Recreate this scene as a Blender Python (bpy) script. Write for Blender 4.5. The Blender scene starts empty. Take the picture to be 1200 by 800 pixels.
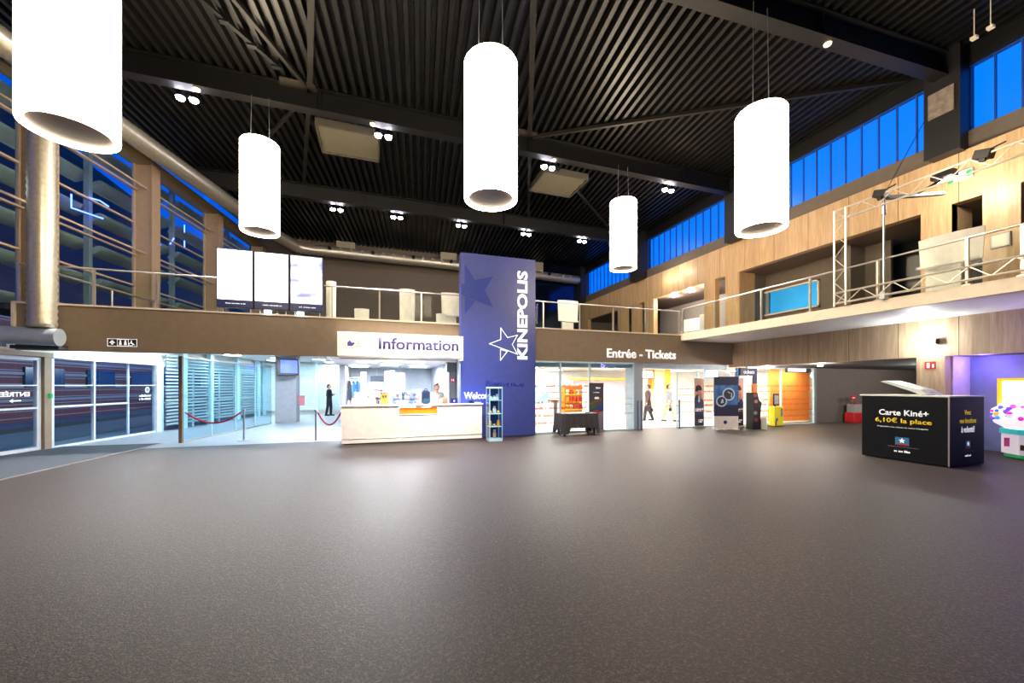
import bpy, bmesh, math, random
from mathutils import Vector, Matrix
random.seed(7)
C = bpy.context.scene.collection
PI = math.pi

# ------------------------------------------------------------------ materials
def lin(h):
    h = h.lstrip('#'); v = [int(h[i:i+2], 16)/255 for i in (0, 2, 4)]
    return tuple((c/12.92 if c <= .04045 else ((c+.055)/1.055)**2.4) for c in v) + (1,)
MATS = {}
def mat(name, col='#808080', rough=.5, metal=0, emit=0, ecol=None, var=.06, scale=6, bump=0, spec=None):
    if name in MATS: return MATS[name]
    m = bpy.data.materials.new(name); m.use_nodes = True; nt = m.node_tree
    b = nt.nodes['Principled BSDF']; b.inputs['Roughness'].default_value = rough; b.inputs['Metallic'].default_value = metal
    if spec is not None: b.inputs['Specular IOR Level'].default_value = spec
    c = lin(col); b.inputs['Base Color'].default_value = c
    if var:
        geo = nt.nodes.new('ShaderNodeNewGeometry'); n = nt.nodes.new('ShaderNodeTexNoise'); n.inputs['Scale'].default_value = scale
        nt.links.new(geo.outputs['Position'], n.inputs['Vector'])
        r = nt.nodes.new('ShaderNodeValToRGB')
        r.color_ramp.elements[0].position = .3; r.color_ramp.elements[1].position = .7
        r.color_ramp.elements[0].color = tuple(x*(1-var) for x in c[:3])+(1,)
        r.color_ramp.elements[1].color = tuple(min(1, x*(1+var)) for x in c[:3])+(1,)
        nt.links.new(n.outputs['Fac'], r.inputs['Fac']); nt.links.new(r.outputs['Color'], b.inputs['Base Color'])
        if bump:
            bp = nt.nodes.new('ShaderNodeBump'); bp.inputs['Strength'].default_value = bump; bp.inputs['Distance'].default_value = .01
            nt.links.new(n.outputs['Fac'], bp.inputs['Height']); nt.links.new(bp.outputs['Normal'], b.inputs['Normal'])
    if emit:
        b.inputs['Emission Color'].default_value = lin(ecol or col); b.inputs['Emission Strength'].default_value = emit
    MATS[name] = m; return m

def glass(name, tint='#f2fbff', refl=.8, base=.03):
    m = bpy.data.materials.new(name); m.use_nodes = True; nt = m.node_tree; nt.nodes.clear()
    out = nt.nodes.new('ShaderNodeOutputMaterial'); mix = nt.nodes.new('ShaderNodeMixShader')
    t = nt.nodes.new('ShaderNodeBsdfTransparent'); g = nt.nodes.new('ShaderNodeBsdfGlossy')
    t.inputs['Color'].default_value = lin(tint); g.inputs['Roughness'].default_value = .02
    f = nt.nodes.new('ShaderNodeLayerWeight'); f.inputs['Blend'].default_value = .5
    pw = nt.nodes.new('ShaderNodeMath'); pw.operation = 'POWER'; pw.inputs[1].default_value = 5
    ml = nt.nodes.new('ShaderNodeMath'); ml.operation = 'MULTIPLY_ADD'; ml.inputs[1].default_value = refl; ml.inputs[2].default_value = base
    nt.links.new(f.outputs['Facing'], pw.inputs[0]); nt.links.new(pw.outputs[0], ml.inputs[0]); nt.links.new(ml.outputs[0], mix.inputs[0])
    nt.links.new(t.outputs[0], mix.inputs[1]); nt.links.new(g.outputs[0], mix.inputs[2]); nt.links.new(mix.outputs[0], out.inputs[0])
    MATS[name] = m; return m
G = glass('clear_glass', base=.012); GF = glass('facade_glass', '#e6f4fa', base=.012); GD = glass('balustrade_glass', '#f9fdfb', refl=.35, base=.004)

def nodes_mat(name):
    m = bpy.data.materials.new(name); m.use_nodes = True; MATS[name] = m
    return m, m.node_tree, m.node_tree.nodes['Principled BSDF']

def wood_mat(name, ca, cb, cc, rough=.45, plank=.16, axis='Y'):
    m, nt, b = nodes_mat(name); b.inputs['Roughness'].default_value = rough
    geo = nt.nodes.new('ShaderNodeNewGeometry'); sep = nt.nodes.new('ShaderNodeSeparateXYZ'); nt.links.new(geo.outputs['Position'], sep.inputs[0])
    add = nt.nodes.new('ShaderNodeMath'); add.operation = 'ADD'
    nt.links.new(sep.outputs['X'], add.inputs[0]); nt.links.new(sep.outputs['Y'], add.inputs[1])
    dv = nt.nodes.new('ShaderNodeMath'); dv.operation = 'DIVIDE'; dv.inputs[1].default_value = plank; nt.links.new(add.outputs[0], dv.inputs[0])
    fl = nt.nodes.new('ShaderNodeMath'); fl.operation = 'FLOOR'; nt.links.new(dv.outputs[0], fl.inputs[0])
    wn = nt.nodes.new('ShaderNodeTexWhiteNoise'); wn.noise_dimensions = '1D'; nt.links.new(fl.outputs[0], wn.inputs['W'])
    mp = nt.nodes.new('ShaderNodeMapping'); mp.inputs['Scale'].default_value = (14, 14, .9); nt.links.new(geo.outputs['Position'], mp.inputs[0])
    n = nt.nodes.new('ShaderNodeTexNoise'); n.inputs['Scale'].default_value = 2.0; n.inputs['Detail'].default_value = 5; nt.links.new(mp.outputs[0], n.inputs['Vector'])
    r = nt.nodes.new('ShaderNodeValToRGB'); r.color_ramp.elements[0].position = .3; r.color_ramp.elements[1].position = .72
    r.color_ramp.elements[0].color = lin(ca); r.color_ramp.elements[1].color = lin(cb); nt.links.new(n.outputs['Fac'], r.inputs[0])
    mx = nt.nodes.new('ShaderNodeMixRGB'); mx.inputs[2].default_value = lin(cc)
    sc = nt.nodes.new('ShaderNodeMath'); sc.operation = 'MULTIPLY'; sc.inputs[1].default_value = .4; nt.links.new(wn.outputs['Value'], sc.inputs[0])
    nt.links.new(sc.outputs[0], mx.inputs[0]); nt.links.new(r.outputs[0], mx.inputs[1])
    # dark joint every eighth plank
    d8 = nt.nodes.new('ShaderNodeMath'); d8.operation = 'DIVIDE'; d8.inputs[1].default_value = 1.22; nt.links.new(add.outputs[0], d8.inputs[0])
    fr = nt.nodes.new('ShaderNodeMath'); fr.operation = 'FRACT'; nt.links.new(d8.outputs[0], fr.inputs[0])
    lt = nt.nodes.new('ShaderNodeMath'); lt.operation = 'LESS_THAN'; lt.inputs[1].default_value = .012; nt.links.new(fr.outputs[0], lt.inputs[0])
    m2 = nt.nodes.new('ShaderNodeMixRGB'); m2.inputs[2].default_value = lin('#4a3a28'); nt.links.new(lt.outputs[0], m2.inputs[0]); nt.links.new(mx.outputs[0], m2.inputs[1])
    nt.links.new(m2.outputs[0], b.inputs['Base Color']); return m
WOOD = wood_mat('oak_panelling', '#bd976a', '#d9b98a', '#a6825a')
WOODL = wood_mat('grey_oak_panelling', '#a58c70', '#c2ab8e', '#8a745c', plank=.1)

def carpet_mat():
    m, nt, b = nodes_mat('speckled_carpet'); b.inputs['Roughness'].default_value = .5; b.inputs['Specular IOR Level'].default_value = .3; b.inputs['Sheen Weight'].default_value = .08; b.inputs['Sheen Roughness'].default_value = .4; b.inputs['Sheen Tint'].default_value = (1, .93, .88, 1)
    geo = nt.nodes.new('ShaderNodeNewGeometry')
    n1 = nt.nodes.new('ShaderNodeTexNoise'); n1.inputs['Scale'].default_value = 52; n1.inputs['Detail'].default_value = 1.5; n1.inputs['Distortion'].default_value = 1.2
    nt.links.new(geo.outputs['Position'], n1.inputs['Vector'])
    r = nt.nodes.new('ShaderNodeValToRGB'); e = r.color_ramp.elements
    e[0].position = .40; e[0].color = lin('#140d0b'); e[1].position = .64; e[1].color = lin('#4f4038')
    x = r.color_ramp.elements.new(.52); x.color = lin('#1e1512')
    nt.links.new(n1.outputs['Fac'], r.inputs[0])
    n2 = nt.nodes.new('ShaderNodeTexNoise'); n2.inputs['Scale'].default_value = .6; nt.links.new(geo.outputs['Position'], n2.inputs['Vector'])
    mx = nt.nodes.new('ShaderNodeMixRGB'); mx.blend_type = 'MULTIPLY'; mx.inputs[0].default_value = .25
    nt.links.new(r.outputs[0], mx.inputs[1]); nt.links.new(n2.outputs['Fac'], mx.inputs[2]); nt.links.new(mx.outputs[0], b.inputs['Base Color'])
    bp = nt.nodes.new('ShaderNodeBump'); bp.inputs['Strength'].default_value = .35; bp.inputs['Distance'].default_value = .01
    nt.links.new(n1.outputs['Fac'], bp.inputs['Height']); nt.links.new(bp.outputs[0], b.inputs['Normal']); return m
CARPET = carpet_mat()

def stripes_mat(name, c1, c2, sc, axis='Z', rough=.7):
    m, nt, b = nodes_mat(name); b.inputs['Roughness'].default_value = rough
    geo = nt.nodes.new('ShaderNodeNewGeometry'); mp = nt.nodes.new('ShaderNodeMapping'); nt.links.new(geo.outputs['Position'], mp.inputs[0])
    mp.inputs['Rotation'].default_value = (PI/2, 0, PI/2)
    br = nt.nodes.new('ShaderNodeTexBrick'); nt.links.new(mp.outputs[0], br.inputs['Vector']); br.inputs['Scale'].default_value = sc
    br.inputs['Color1'].default_value = lin(c1); br.inputs['Color2'].default_value = lin(c2); br.inputs['Mortar'].default_value = lin('#8d8d92')
    br.inputs['Mortar Size'].default_value = .03
    nt.links.new(br.outputs['Color'], b.inputs['Base Color']); return m

M_BEAM = mat('black_painted_steel', '#0e0c0b', .5)
M_DECK = mat('black_roof_deck', '#0f0e0d', .42, .1)
M_TAUPE = mat('taupe_fascia', '#83725c', .6)
M_TAUPED = mat('taupe_wall', '#6a5e50', .65)
M_WHITE = mat('white_paint', '#ece8e0', .5)
M_CREAM = mat('cream_laminate', '#efe7da', .45)
M_CREAMF = mat('cream_balcony_edge', '#e6d9c2', .5)
M_SOFFIT = mat('white_soffit', '#e9e7e6', .55)
M_ALU = mat('brushed_aluminium', '#c2beb4', .35, .8)
M_GALV = mat('galvanised_duct', '#c9c3b0', .38, .75, scale=14, var=.12)
M_TAN = mat('tan_painted_steel', '#a08a72', .55)
M_TRANS = mat('transom_steel', '#b7a48c', .45, .2)
M_NAVY = mat('column_blue', '#414c92', .36)
M_STARB = mat('star_blue', '#123090', .4)
M_LET = mat('white_letters', '#ffffff', .5, emit=.6)  # slight emission added so the lettering looks brighter
M_PURP = mat('purple_letters', '#4a4488', .5)
M_BLACK = mat('black_plastic', '#0d0d10', .4)
M_DKGREY = mat('dark_grey', '#3a3836', .7)
M_GREY = mat('mid_grey', '#85868a', .6)
M_TILE = mat('grey_floor_tile', '#8f969e', .35, var=.08, scale=3)
M_MAT = mat('entrance_mat_fibre', '#333b46', .9, var=.2, scale=60, bump=.3)
M_KIOSK = mat('kiosk_navy', '#04070f', .5, spec=.25)
M_KIOSKB = mat('kiosk_blue', '#07123a', .5, spec=.25)
M_YEL = mat('yellow_print', '#f0c820', .5)
M_ORANGE = mat('orange_laminate', '#ee7a1c', .5)
M_RED = mat('signal_red', '#cf2222', .45)
M_ROPE = mat('red_velvet_rope', '#a8142c', .8)
M_STEEL = mat('steel_grey', '#a8adb2', .3, .8)
M_TEAL = mat('pale_teal_frame', '#bfe0e8', .4)
M_FRAMEW = mat('white_door_frame', '#e9eef2', .4)
M_CLOTH = mat('charcoal_cloth', '#4c4b4d', .9, bump=.3)
M_SKIN = mat('skin', '#c58f72', .55)
M_HAIR = mat('dark_hair', '#1a1412', .6)

# ------------------------------------------------------------------ mesh helpers
def BM(): return bmesh.new()
def add_box(bm, x0, x1, y0, y1, z0, z1, M=None):
    vs = [bm.verts.new((x, y, z)) for z in (z0, z1) for y in (y0, y1) for x in (x0, x1)]
    for f in ((0,2,3,1),(4,5,7,6),(0,1,5,4),(2,6,7,3),(0,4,6,2),(1,3,7,5)): bm.faces.new([vs[i] for i in f])
    if M is not None: bmesh.ops.transform(bm, matrix=M, verts=vs)
    return vs
def add_rod(bm, a, b, r, r2=None, n=12, cap=True):
    a = Vector(a); b = Vector(b); d = b-a; L = d.length
    if r2 is None: r2 = r
    res = bmesh.ops.create_cone(bm, cap_ends=cap, cap_tris=False, segments=n, radius1=r, radius2=r2, depth=L)
    M = Matrix.Translation((a+b)/2) @ d.to_track_quat('Z', 'Y').to_matrix().to_4x4()
    bmesh.ops.transform(bm, matrix=M, verts=res['verts']); return res['verts']
def add_path(bm, pts, r, n=12, radii=None):
    pts = [Vector(p) for p in pts]; rings = []
    up = Vector((0, 0, 1))
    for i, p in enumerate(pts):
        t = (pts[min(i+1, len(pts)-1)] - pts[max(i-1, 0)]).normalized()
        u = t.cross(up)
        if u.length < 1e-3: u = t.cross(Vector((0, 1, 0)))
        u.normalize(); w = u.cross(t)
        rr = radii[i] if radii else r
        rings.append([bm.verts.new(p + u*math.cos(2*PI*k/n)*rr + w*math.sin(2*PI*k/n)*rr) for k in range(n)])
    for a, b in zip(rings, rings[1:]):
        for k in range(n): bm.faces.new((a[k], a[(k+1) % n], b[(k+1) % n], b[k]))
    bm.faces.new(rings[0][::-1]); bm.faces.new(rings[-1])
def add_bar(bm, a, b, w, h):
    a = Vector(a); b = Vector(b); d = b-a
    M = Matrix.Translation(a) @ d.to_track_quat('Y', 'Z').to_matrix().to_4x4()
    add_box(bm, -w/2, w/2, 0, d.length, -h/2, h/2, M)
def add_prism(bm, poly, O, U, V, N, t):
    O, U, V, N = map(Vector, (O, U, V, N))
    a = [bm.verts.new(O+U*x+V*y) for x, y in poly]; b = [bm.verts.new(O+U*x+V*y+N*t) for x, y in poly]
    bm.faces.new(a[::-1]); bm.faces.new(b); n = len(poly)
    for i in range(n): bm.faces.new((a[i], a[(i+1) % n], b[(i+1) % n], b[i]))
def add_lathe(bm, prof, n=24, M=None, cap=True):
    rings = []; vs = []
    for r, z in prof:
        ring = [bm.verts.new((r*math.cos(2*PI*k/n), r*math.sin(2*PI*k/n), z)) for k in range(n)]; rings.append(ring); vs += ring
    for a, b in zip(rings, rings[1:]):
        for k in range(n): bm.faces.new((a[k], a[(k+1) % n], b[(k+1) % n], b[k]))
    if cap: bm.faces.new(rings[0][::-1]); bm.faces.new(rings[-1])
    if M is not None: bmesh.ops.transform(bm, matrix=M, verts=vs)
def add_ball(bm, c, r, sx=1, sy=1, sz=1, n=12):
    res = bmesh.ops.create_uvsphere(bm, u_segments=n, v_segments=max(6, n*2//3), radius=r)
    bmesh.ops.transform(bm, matrix=Matrix.Translation(c) @ Matrix.Diagonal((sx, sy, sz, 1)), verts=res['verts'])

def obj(name, bm, m, parent=None, smooth=False, bevel=0, origin=None):
    """link bm as one mesh object; vertices are in world coordinates"""
    bmesh.ops.recalc_face_normals(bm, faces=bm.faces)
    me = bpy.data.meshes.new(name)
    if parent is None and origin is None:
        xs = [v.co for v in bm.verts]
        origin = (sum(v.x for v in xs)/len(xs), sum(v.y for v in xs)/len(xs), min(v.z for v in xs)) if xs else (0, 0, 0)
    if parent is not None:
        W = world(parent); bmesh.ops.transform(bm, matrix=W.inverted(), verts=bm.verts)
    else: bmesh.ops.translate(bm, vec=-Vector(origin), verts=bm.verts)
    bm.to_mesh(me); bm.free(); me.materials.append(m)
    o = bpy.data.objects.new(name, me); C.objects.link(o)
    if smooth:
        for p in me.polygons: p.use_smooth = True
        try: me.set_sharp_from_angle(angle=math.radians(40))
        except Exception: pass
    if parent is not None: o.parent = parent
    else: o.location = origin
    if bevel:
        b = o.modifiers.new('bevel', 'BEVEL'); b.width = bevel; b.segments = 2; b.limit_method = 'ANGLE'
    return o
def world(o):
    M = Matrix.LocRotScale(o.location, o.rotation_euler, o.scale)
    return world(o.parent) @ M if o.parent else M
def thing(name, label, cat, loc=(0, 0, 0), rz=0, group=None):
    o = bpy.data.objects.new(name, None); C.objects.link(o); o.location = loc; o.rotation_euler = (0, 0, rz); o.empty_display_size = .2
    return tag(o, label, cat, group)
def tag(o, label, cat, group=None):
    o['label'] = label; o['category'] = cat
    if group: o['group'] = group
    return o
def struct(name, bm, m, label=None, **k):
    o = obj(name, bm, m, **k)
    if k.get('parent') is None: o['kind'] = 'structure'
    if label: o['label'] = label
    return o
def dup(root, loc=None, rz=None, label=None, group=None):
    def cp(o, par):
        c = o.copy(); C.objects.link(c)
        if par is not None: c.parent = par
        for ch in [x for x in kids.get(o.name, [])]: cp(ch, c)
        return c
    kids = {}
    for x in bpy.data.objects:
        if x.parent: kids.setdefault(x.parent.name, []).append(x)
    r = cp(root, None)
    if loc is not None: r.location = loc
    if rz is not None: r.rotation_euler = (0, 0, rz)
    if label: r['label'] = label
    if group: r['group'] = group
    return r
def box(name, m, x0, x1, y0, y1, z0, z1, parent=None, bevel=0):
    bm = BM(); add_box(bm, x0, x1, y0, y1, z0, z1); return obj(name, bm, m, parent, bevel=bevel)
def lit(s, O, U, V, w, h, m, parent, name='lettering', bold=0, t=.006, sx=None):
    """lettering s, its box fitted to w x h with lower left corner O, U right, V up"""
    cu = bpy.data.curves.new('t', 'FONT'); cu.body = s; cu.offset = bold; cu.extrude = 0; cu.resolution_u = 3
    ob = bpy.data.objects.new('t', cu); C.objects.link(ob)
    dg = bpy.context.evaluated_depsgraph_get(); me = bpy.data.meshes.new_from_object(ob.evaluated_get(dg))
    bpy.data.objects.remove(ob)
    xs = [v.co.x for v in me.vertices]; ys = [v.co.y for v in me.vertices]
    ax, bx, ay, by = min(xs), max(xs), min(ys), max(ys)
    U = Vector(U); V = Vector(V); N = U.cross(V); O = Vector(O)
    bm = BM(); bm.from_mesh(me); bpy.data.meshes.remove(me)
    ret = bmesh.ops.extrude_face_region(bm, geom=bm.faces[:])
    top = [g for g in ret['geom'] if isinstance(g, bmesh.types.BMVert)]; tops = set(top)
    for v in bm.verts:
        x = (v.co.x-ax)/(bx-ax)*w; y = (v.co.y-ay)/(by-ay)*h; z = t if v in tops else 0.001
        v.co = O + U*x + V*y + N*z
    return obj(name, bm, m, parent)
def marks(O, U, V, w, h, rows, m, parent, name='printed_text', seed=1, fill=.62, N=None, t=.003, gap=.5, centre=False):
    """rows of small letter-sized strokes for print too small to read"""
    rnd = random.Random(seed); U = Vector(U); V = Vector(V); N = U.cross(V) if N is None else Vector(N); O = Vector(O)
    bm = BM(); rh = h/rows
    for k in range(rows):
        lh = rh*fill; y = h-(k+1)*rh+(rh-lh)/2; x = 0; L = w*(rnd.uniform(.6, 1) if k else 1); x = (w-L)/2 if centre else 0; end = x+L
        while x < end-lh*.3:
            cw = lh*rnd.uniform(.35, .7)
            if rnd.random() < .16: x += cw; continue
            hh = lh*rnd.choice((.7, .7, 1)); x1 = min(x+cw*.75, end)
            add_prism(bm, [(x, y), (x1, y), (x1, y+hh), (x, y+hh)], O, U, V, N, t); x += cw
    return obj(name, bm, m, parent)
X, Y, Z = (1, 0, 0), (0, 1, 0), (0, 0, 1)
nX, nY = (-1, 0, 0), (0, -1, 0)

# ------------------------------------------------------------------ room shell
def wallx(y): return -8.38 + .17*(y-12.5)
LD = Vector((.1676, .9859, 0)); LN = Vector((.9859, -.1676, 0))      # along / into the room, of the left window wall
LO = Vector((wallx(0), 0, 0))
def L(y, off=0, z=0):      # point on the left wall line at depth y, off metres into the room
    p = Vector((wallx(y), y, z)); return p + LN*off
bm = BM(); add_box(bm, -11, 27, -7, 12.9, -.15, 0); struct('floor', bm, CARPET, 'dark speckled brown carpet of the hall')
bm = BM(); add_box(bm, -9, 4.9, 12.9, 27, -.15, 0); struct('floor', bm, M_TILE, 'pale grey floor under the mezzanine')
bm = BM(); add_box(bm, 4.9, 27, 12.9, 27, -.15, 0); struct('floor', bm, mat('white_floor', '#d9d3cd', .3), 'white floor of the ticket hall')
# roof deck : trapezoid sheet, ribs along the hall
bm = BM(); th = math.radians(5.5); c, s = math.cos(th), math.sin(th)
prof = []
p = -16.0
while p < 18.5:
    prof += [(p, 10.14), (p+.10, 10.14), (p+.125, 9.97), (p+.225, 9.97)]; p += .25
def rot(x, y): return (x*c+y*s, -x*s+y*c)
v0 = [bm.verts.new((*rot(x, -8.5), z)) for x, z in prof]; v1 = [bm.verts.new((*rot(x, 29), z)) for x, z in prof]
for i in range(len(prof)-1): bm.faces.new((v0[i], v0[i+1], v1[i+1], v1[i]))
def clip(bm, outer_left=True):
    g = bm.verts[:]+bm.edges[:]+bm.faces[:]
    bmesh.ops.bisect_plane(bm, geom=g, plane_co=(14.0, 0, 0), plane_no=(1, 0, 0), clear_outer=True)
    g = bm.verts[:]+bm.edges[:]+bm.faces[:]
    bmesh.ops.bisect_plane(bm, geom=g, plane_co=LO-LN*.12, plane_no=-LN, clear_outer=True)
clip(bm)
struct('ceiling', bm, M_DECK, 'black ribbed metal roof deck')
bm = BM(); add_box(bm, -16, 18, -9, 30, 10.2, 10.3); clip(bm); struct('ceiling', bm, M_BEAM, 'roof above the deck')
bm = BM(); add_box(bm, -11.5, 14.2, -7.2, -7, 0, 10.2); struct('wall_front', bm, M_TAUPED, 'wall behind the camera')

# right wall, upper: taupe band, oak panelling with openings
XR = 13.7
def wall_cols(name, m, x0, x1, z0, z1, ztop, spans, label):
    """one wall mesh made of piers between openings, plus the band above"""
    bm = BM(); ys = sorted(spans)
    for a, b in ys: add_box(bm, x0, x1, a, b, z0, z1)
    add_box(bm, x0, x1, ys[0][0], ys[-1][1], z1, ztop)
    return struct(name, bm, m, label)
piers = [(-7, 4.82), (5.42, 5.96), (6.56, 6.56+.001), (12.24, 12.86), (13.39, 14.0), (17.42, 18.2), (18.65, 19.36), (19.94, 20.73), (24.36, 25.4)]
piers = [(-7, 4.0), (4.82, 5.42), (5.96, 6.56), (12.24, 12.86), (13.39, 14.0), (17.42, 18.2), (18.65, 19.36), (19.94, 20.73), (24.36, 25.4)]
wall_cols('wall_right', WOOD, XR, XR+.25, 3.65, 6.22, 7.46, piers, 'oak panelled upper wall above the balcony')
bm = BM(); add_box(bm, XR+.1, XR+.3, -7, 25.4, 7.46, 7.94)
struct('trim_1', bm, M_TAUPED, 'taupe band under the clerestory windows')
bm = BM(); add_box(bm, XR+.05, XR+.3, -7, 25.4, 9.56, 10.2); struct('trim_6', bm, M_BEAM, 'black band above the clerestory windows')
# clerestory bays
M_POLY, nt, b = nodes_mat('blue_translucent_panel')
nt.nodes.clear(); out = nt.nodes.new('ShaderNodeOutputMaterial'); tr = nt.nodes.new('ShaderNodeBsdfTransparent'); tr.inputs[0].default_value = (.80, .86, 1, 1)
gl = nt.nodes.new('ShaderNodeBsdfGlossy'); gl.inputs['Roughness'].default_value = .3; mx = nt.nodes.new('ShaderNodeMixShader'); mx.inputs[0].default_value = .04
nt.links.new(tr.outputs[0], mx.inputs[1]); nt.links.new(gl.outputs[0], mx.inputs[2]); nt.links.new(mx.outputs[0], out.inputs[0])
bays = [(-.6, 5.7), (6.3, 11.95), (12.55, 18.1), (19.0, 24.8)]
for i, (a, b_) in enumerate(bays):
    fr = BM(); n = int((b_-a)/.42)
    for k in range(n+1):
        y = a+(b_-a)*k/n; add_box(fr, XR+.17, XR+.22, y-.016, y+.016, 7.94, 9.56)
    add_box(fr, XR+.15, XR+.26, a, b_, 7.92, 7.97); add_box(fr, XR+.15, XR+.26, a, b_, 9.53, 9.58)
    w = struct('window_%d' % (i+1), fr, mat('blue_joint', '#1c4fa0', .5), 'blue clerestory window bay high on the right wall')
    pn = BM(); add_box(pn, XR+.19, XR+.2, a, b_, 7.95, 9.55); obj('pane', pn, M_POLY, w)
for i, (a, b_) in enumerate([(5.7, 6.3), (11.95, 12.55), (18.1, 19.0), (24.8, 25.5)]):
    bm = BM(); add_box(bm, XR-.3, XR+.35, a, b_, 7.44, 10.1)
    add_box(bm, XR-.34, XR-.3, a-.04, b_+.04, 7.44, 10.1); add_box(bm, XR-.3, XR-.26, a-.04, b_+.04, 9.2, 9.3)
    o = obj('steel_column', bm, mat('near_black_steel', '#1c1a1a', .5))
    tag(o, ['black steel column with a square grey patch, nearest on the right wall', 'black roof column between clerestory windows, above the recess with the small window', 'black roof column beside the farthest hanging lamp on the right',
            'black roof column in the far right corner'][i], 'column')
    if i == 0:
        pp = BM(); add_box(pp, XR-.375, XR-.345, a+.06, b_-.06, 8.42, 9.05); obj('concrete_patch', pp, mat('concrete_patch', '#8b7d70', .8, var=.25, scale=9), o)['label'] = 'grey square patch'
# rooms behind the upper openings
bm = BM()
add_box(bm, XR+.25, 18, -7, 25.4, 3.5, 3.65); add_box(bm, XR+.25, 18, -7, 25.4, 6.22, 6.4)
struct('floor_balcony_rooms', bm, mat('lounge_floor', '#6b5d50', .6), 'floor and ceiling of the lounges behind the oak wall')
bm = BM(); add_box(bm, 15.2, 15.3, 8.0, 13.0, 3.65, 4.55); add_box(bm, 15.2, 15.3, 8.0, 13.0, 5.5, 6.22)
add_box(bm, 15.2, 15.3, 12.4, 13.0, 4.55, 5.5); add_box(bm, 15.2, 15.3, 8.0, 10.1, 4.55, 5.5); add_box(bm, 14.5, 15.3, 8.7, 9.0, 3.65, 6.22)
struct('wall_lounge', bm, M_TAUPED, 'olive grey wall with a small window behind the balcony')
bm = BM(); add_box(bm, XR+.25, 15.2, 12.245, 12.3, 3.65, 6.22); add_box(bm, 17.9, 18.1, -7, 25.4, 3.65, 6.22); add_box(bm, XR+.25, 18.1, 25.2, 25.4, 3.65, 6.22)
struct('wall_lounge', bm, mat('lounge_grey', '#6e655e', .7), 'grey back wall of the lounge')
bm = BM(); add_box(bm, XR+.02, 14.55, 12.20, 12.242, 3.65, 6.22); add_box(bm, XR+.02, 14.6, 5.96, 6.0, 3.65, 6.22); add_box(bm, XR+.02, 14.3, 17.9, 18.0, 3.65, 6.22)
struct('wall_lounge', bm, WOOD, 'oak reveal of the balcony openings')
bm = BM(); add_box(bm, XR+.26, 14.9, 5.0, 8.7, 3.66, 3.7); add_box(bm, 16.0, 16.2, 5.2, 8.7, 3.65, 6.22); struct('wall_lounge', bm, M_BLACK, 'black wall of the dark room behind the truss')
bm = BM(); add_box(bm, 16.2, 16.3, 12.9, 20, 3.65, 6.2); struct('wall_lounge', bm, mat('pale_lounge_wall', '#a59d97', .7), 'pale back wall of the left lounge')
# small blue-lit window in the recess
w = BM(); 
for z0, z1, a, b_ in ((4.52, 4.58, 10.1, 12.4), (5.46, 5.52, 10.1, 12.4), (4.52, 5.52, 10.1, 10.16), (4.52, 5.52, 12.34, 12.4)): add_box(w, 15.12, 15.22, a, b_, z0, z1)
w = struct('window_9', w, M_CREAMF, 'blue lit small window in the balcony recess')
box('pane', G, 15.19, 15.2, 10.1, 12.4, 4.55, 5.5, w)
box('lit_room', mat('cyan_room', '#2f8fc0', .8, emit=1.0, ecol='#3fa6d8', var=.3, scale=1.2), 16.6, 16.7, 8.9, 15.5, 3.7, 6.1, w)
ob = BM(); add_rod(ob, (15.9, 10.9, 5.8), (15.9, 10.9, 5.83), .22, n=20)
tag(obj('ceiling_downlight', ob, mat('downlight_glow', '#ffffff', emit=9)), 'round ceiling light seen through the small blue window', 'light')

# right wall, lower: oak band over recesses, pillar, purple bay
bm = BM(); add_box(bm, XR, XR+.2, -7, 12.7, 2.4, 3.48); add_box(bm, XR, XR+.25, 6.08, 6.65, 0, 2.4); add_box(bm, XR+.25, 14.0, 6.6, 6.65, 0, 2.4)
struct('wall_right', bm, WOODL, 'grey oak band and pillar under the balcony')
bm = BM(); add_box(bm, XR+.25, 14.7, 6.04, 6.6, 0, 2.4); struct('wall_right', bm, mat('pale_lilac_wall', '#cfc6e6', .6), 'pale jamb of the purple bay')
bm = BM(); add_box(bm, 14.7, 14.85, -7, 6.04, 0, 2.4); struct('wall_right', bm, mat('blue_grey_wall', '#7d88b5', .6), 'blue grey back wall of the purple bay')
bm = BM(); add_box(bm, XR+.2, 27, -7, 12.2, 2.4, 2.46); struct('ceiling_low', bm, M_DKGREY, 'low dark ceiling of the lobby behind the kiosk')
bm = BM(); add_box(bm, 17.98, 27, 12.2, 12.4, 0, 2.4); add_box(bm, 26, 26.2, 3, 12.4, 0, 2.4)
struct('wall_lobby', bm, mat('lobby_taupe', '#6f665c', .7), 'taupe back wall of the side lobby')

# mezzanine slab, fascia, soffits
bm = BM(); add_box(bm, -9.2, XR, 12.62, 25.5, 3.45, 3.6); struct('floor_mezzanine', bm, M_DKGREY, 'mezzanine floor')
bm = BM(); add_box(bm, -8.1, XR, 12.5, 12.62, 2.49, 3.58); struct('wall_mezzanine_front', bm, M_TAUPE, 'taupe mezzanine fascia')
bm = BM(); add_box(bm, -8.14, 11.12, 12.44, 12.66, 3.58, 3.62); add_box(bm, -8.14, -8.08, 12.44, 12.66, 2.9, 3.6); struct('trim_2', bm, M_CREAMF, 'cream edge strip on the mezzanine fascia')
bm = BM(); add_box(bm, -1.5, 21.2, 12.62, 25.5, 2.49, 2.56); struct('ceiling_low', bm, M_SOFFIT, 'white ceiling under the mezzanine')
bm = BM(); add_box(bm, -9.2, -1.5, 12.62, 25.5, 2.98, 3.05); struct('ceiling_low', bm, M_SOFFIT, 'white ceiling of the left passage')
bm = BM(); add_box(bm, -7.2, 14, 25.3, 25.5, 0, 3.05); struct('wall_back', bm, M_WHITE, 'white back wall under the mezzanine')
bm = BM(); lbox0 = None; add_box(bm, -1.52, -1.46, 12.62, 25.3, 2.45, 3.0); struct('trim_7', bm, M_SOFFIT, 'ceiling step beside the shop')
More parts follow.
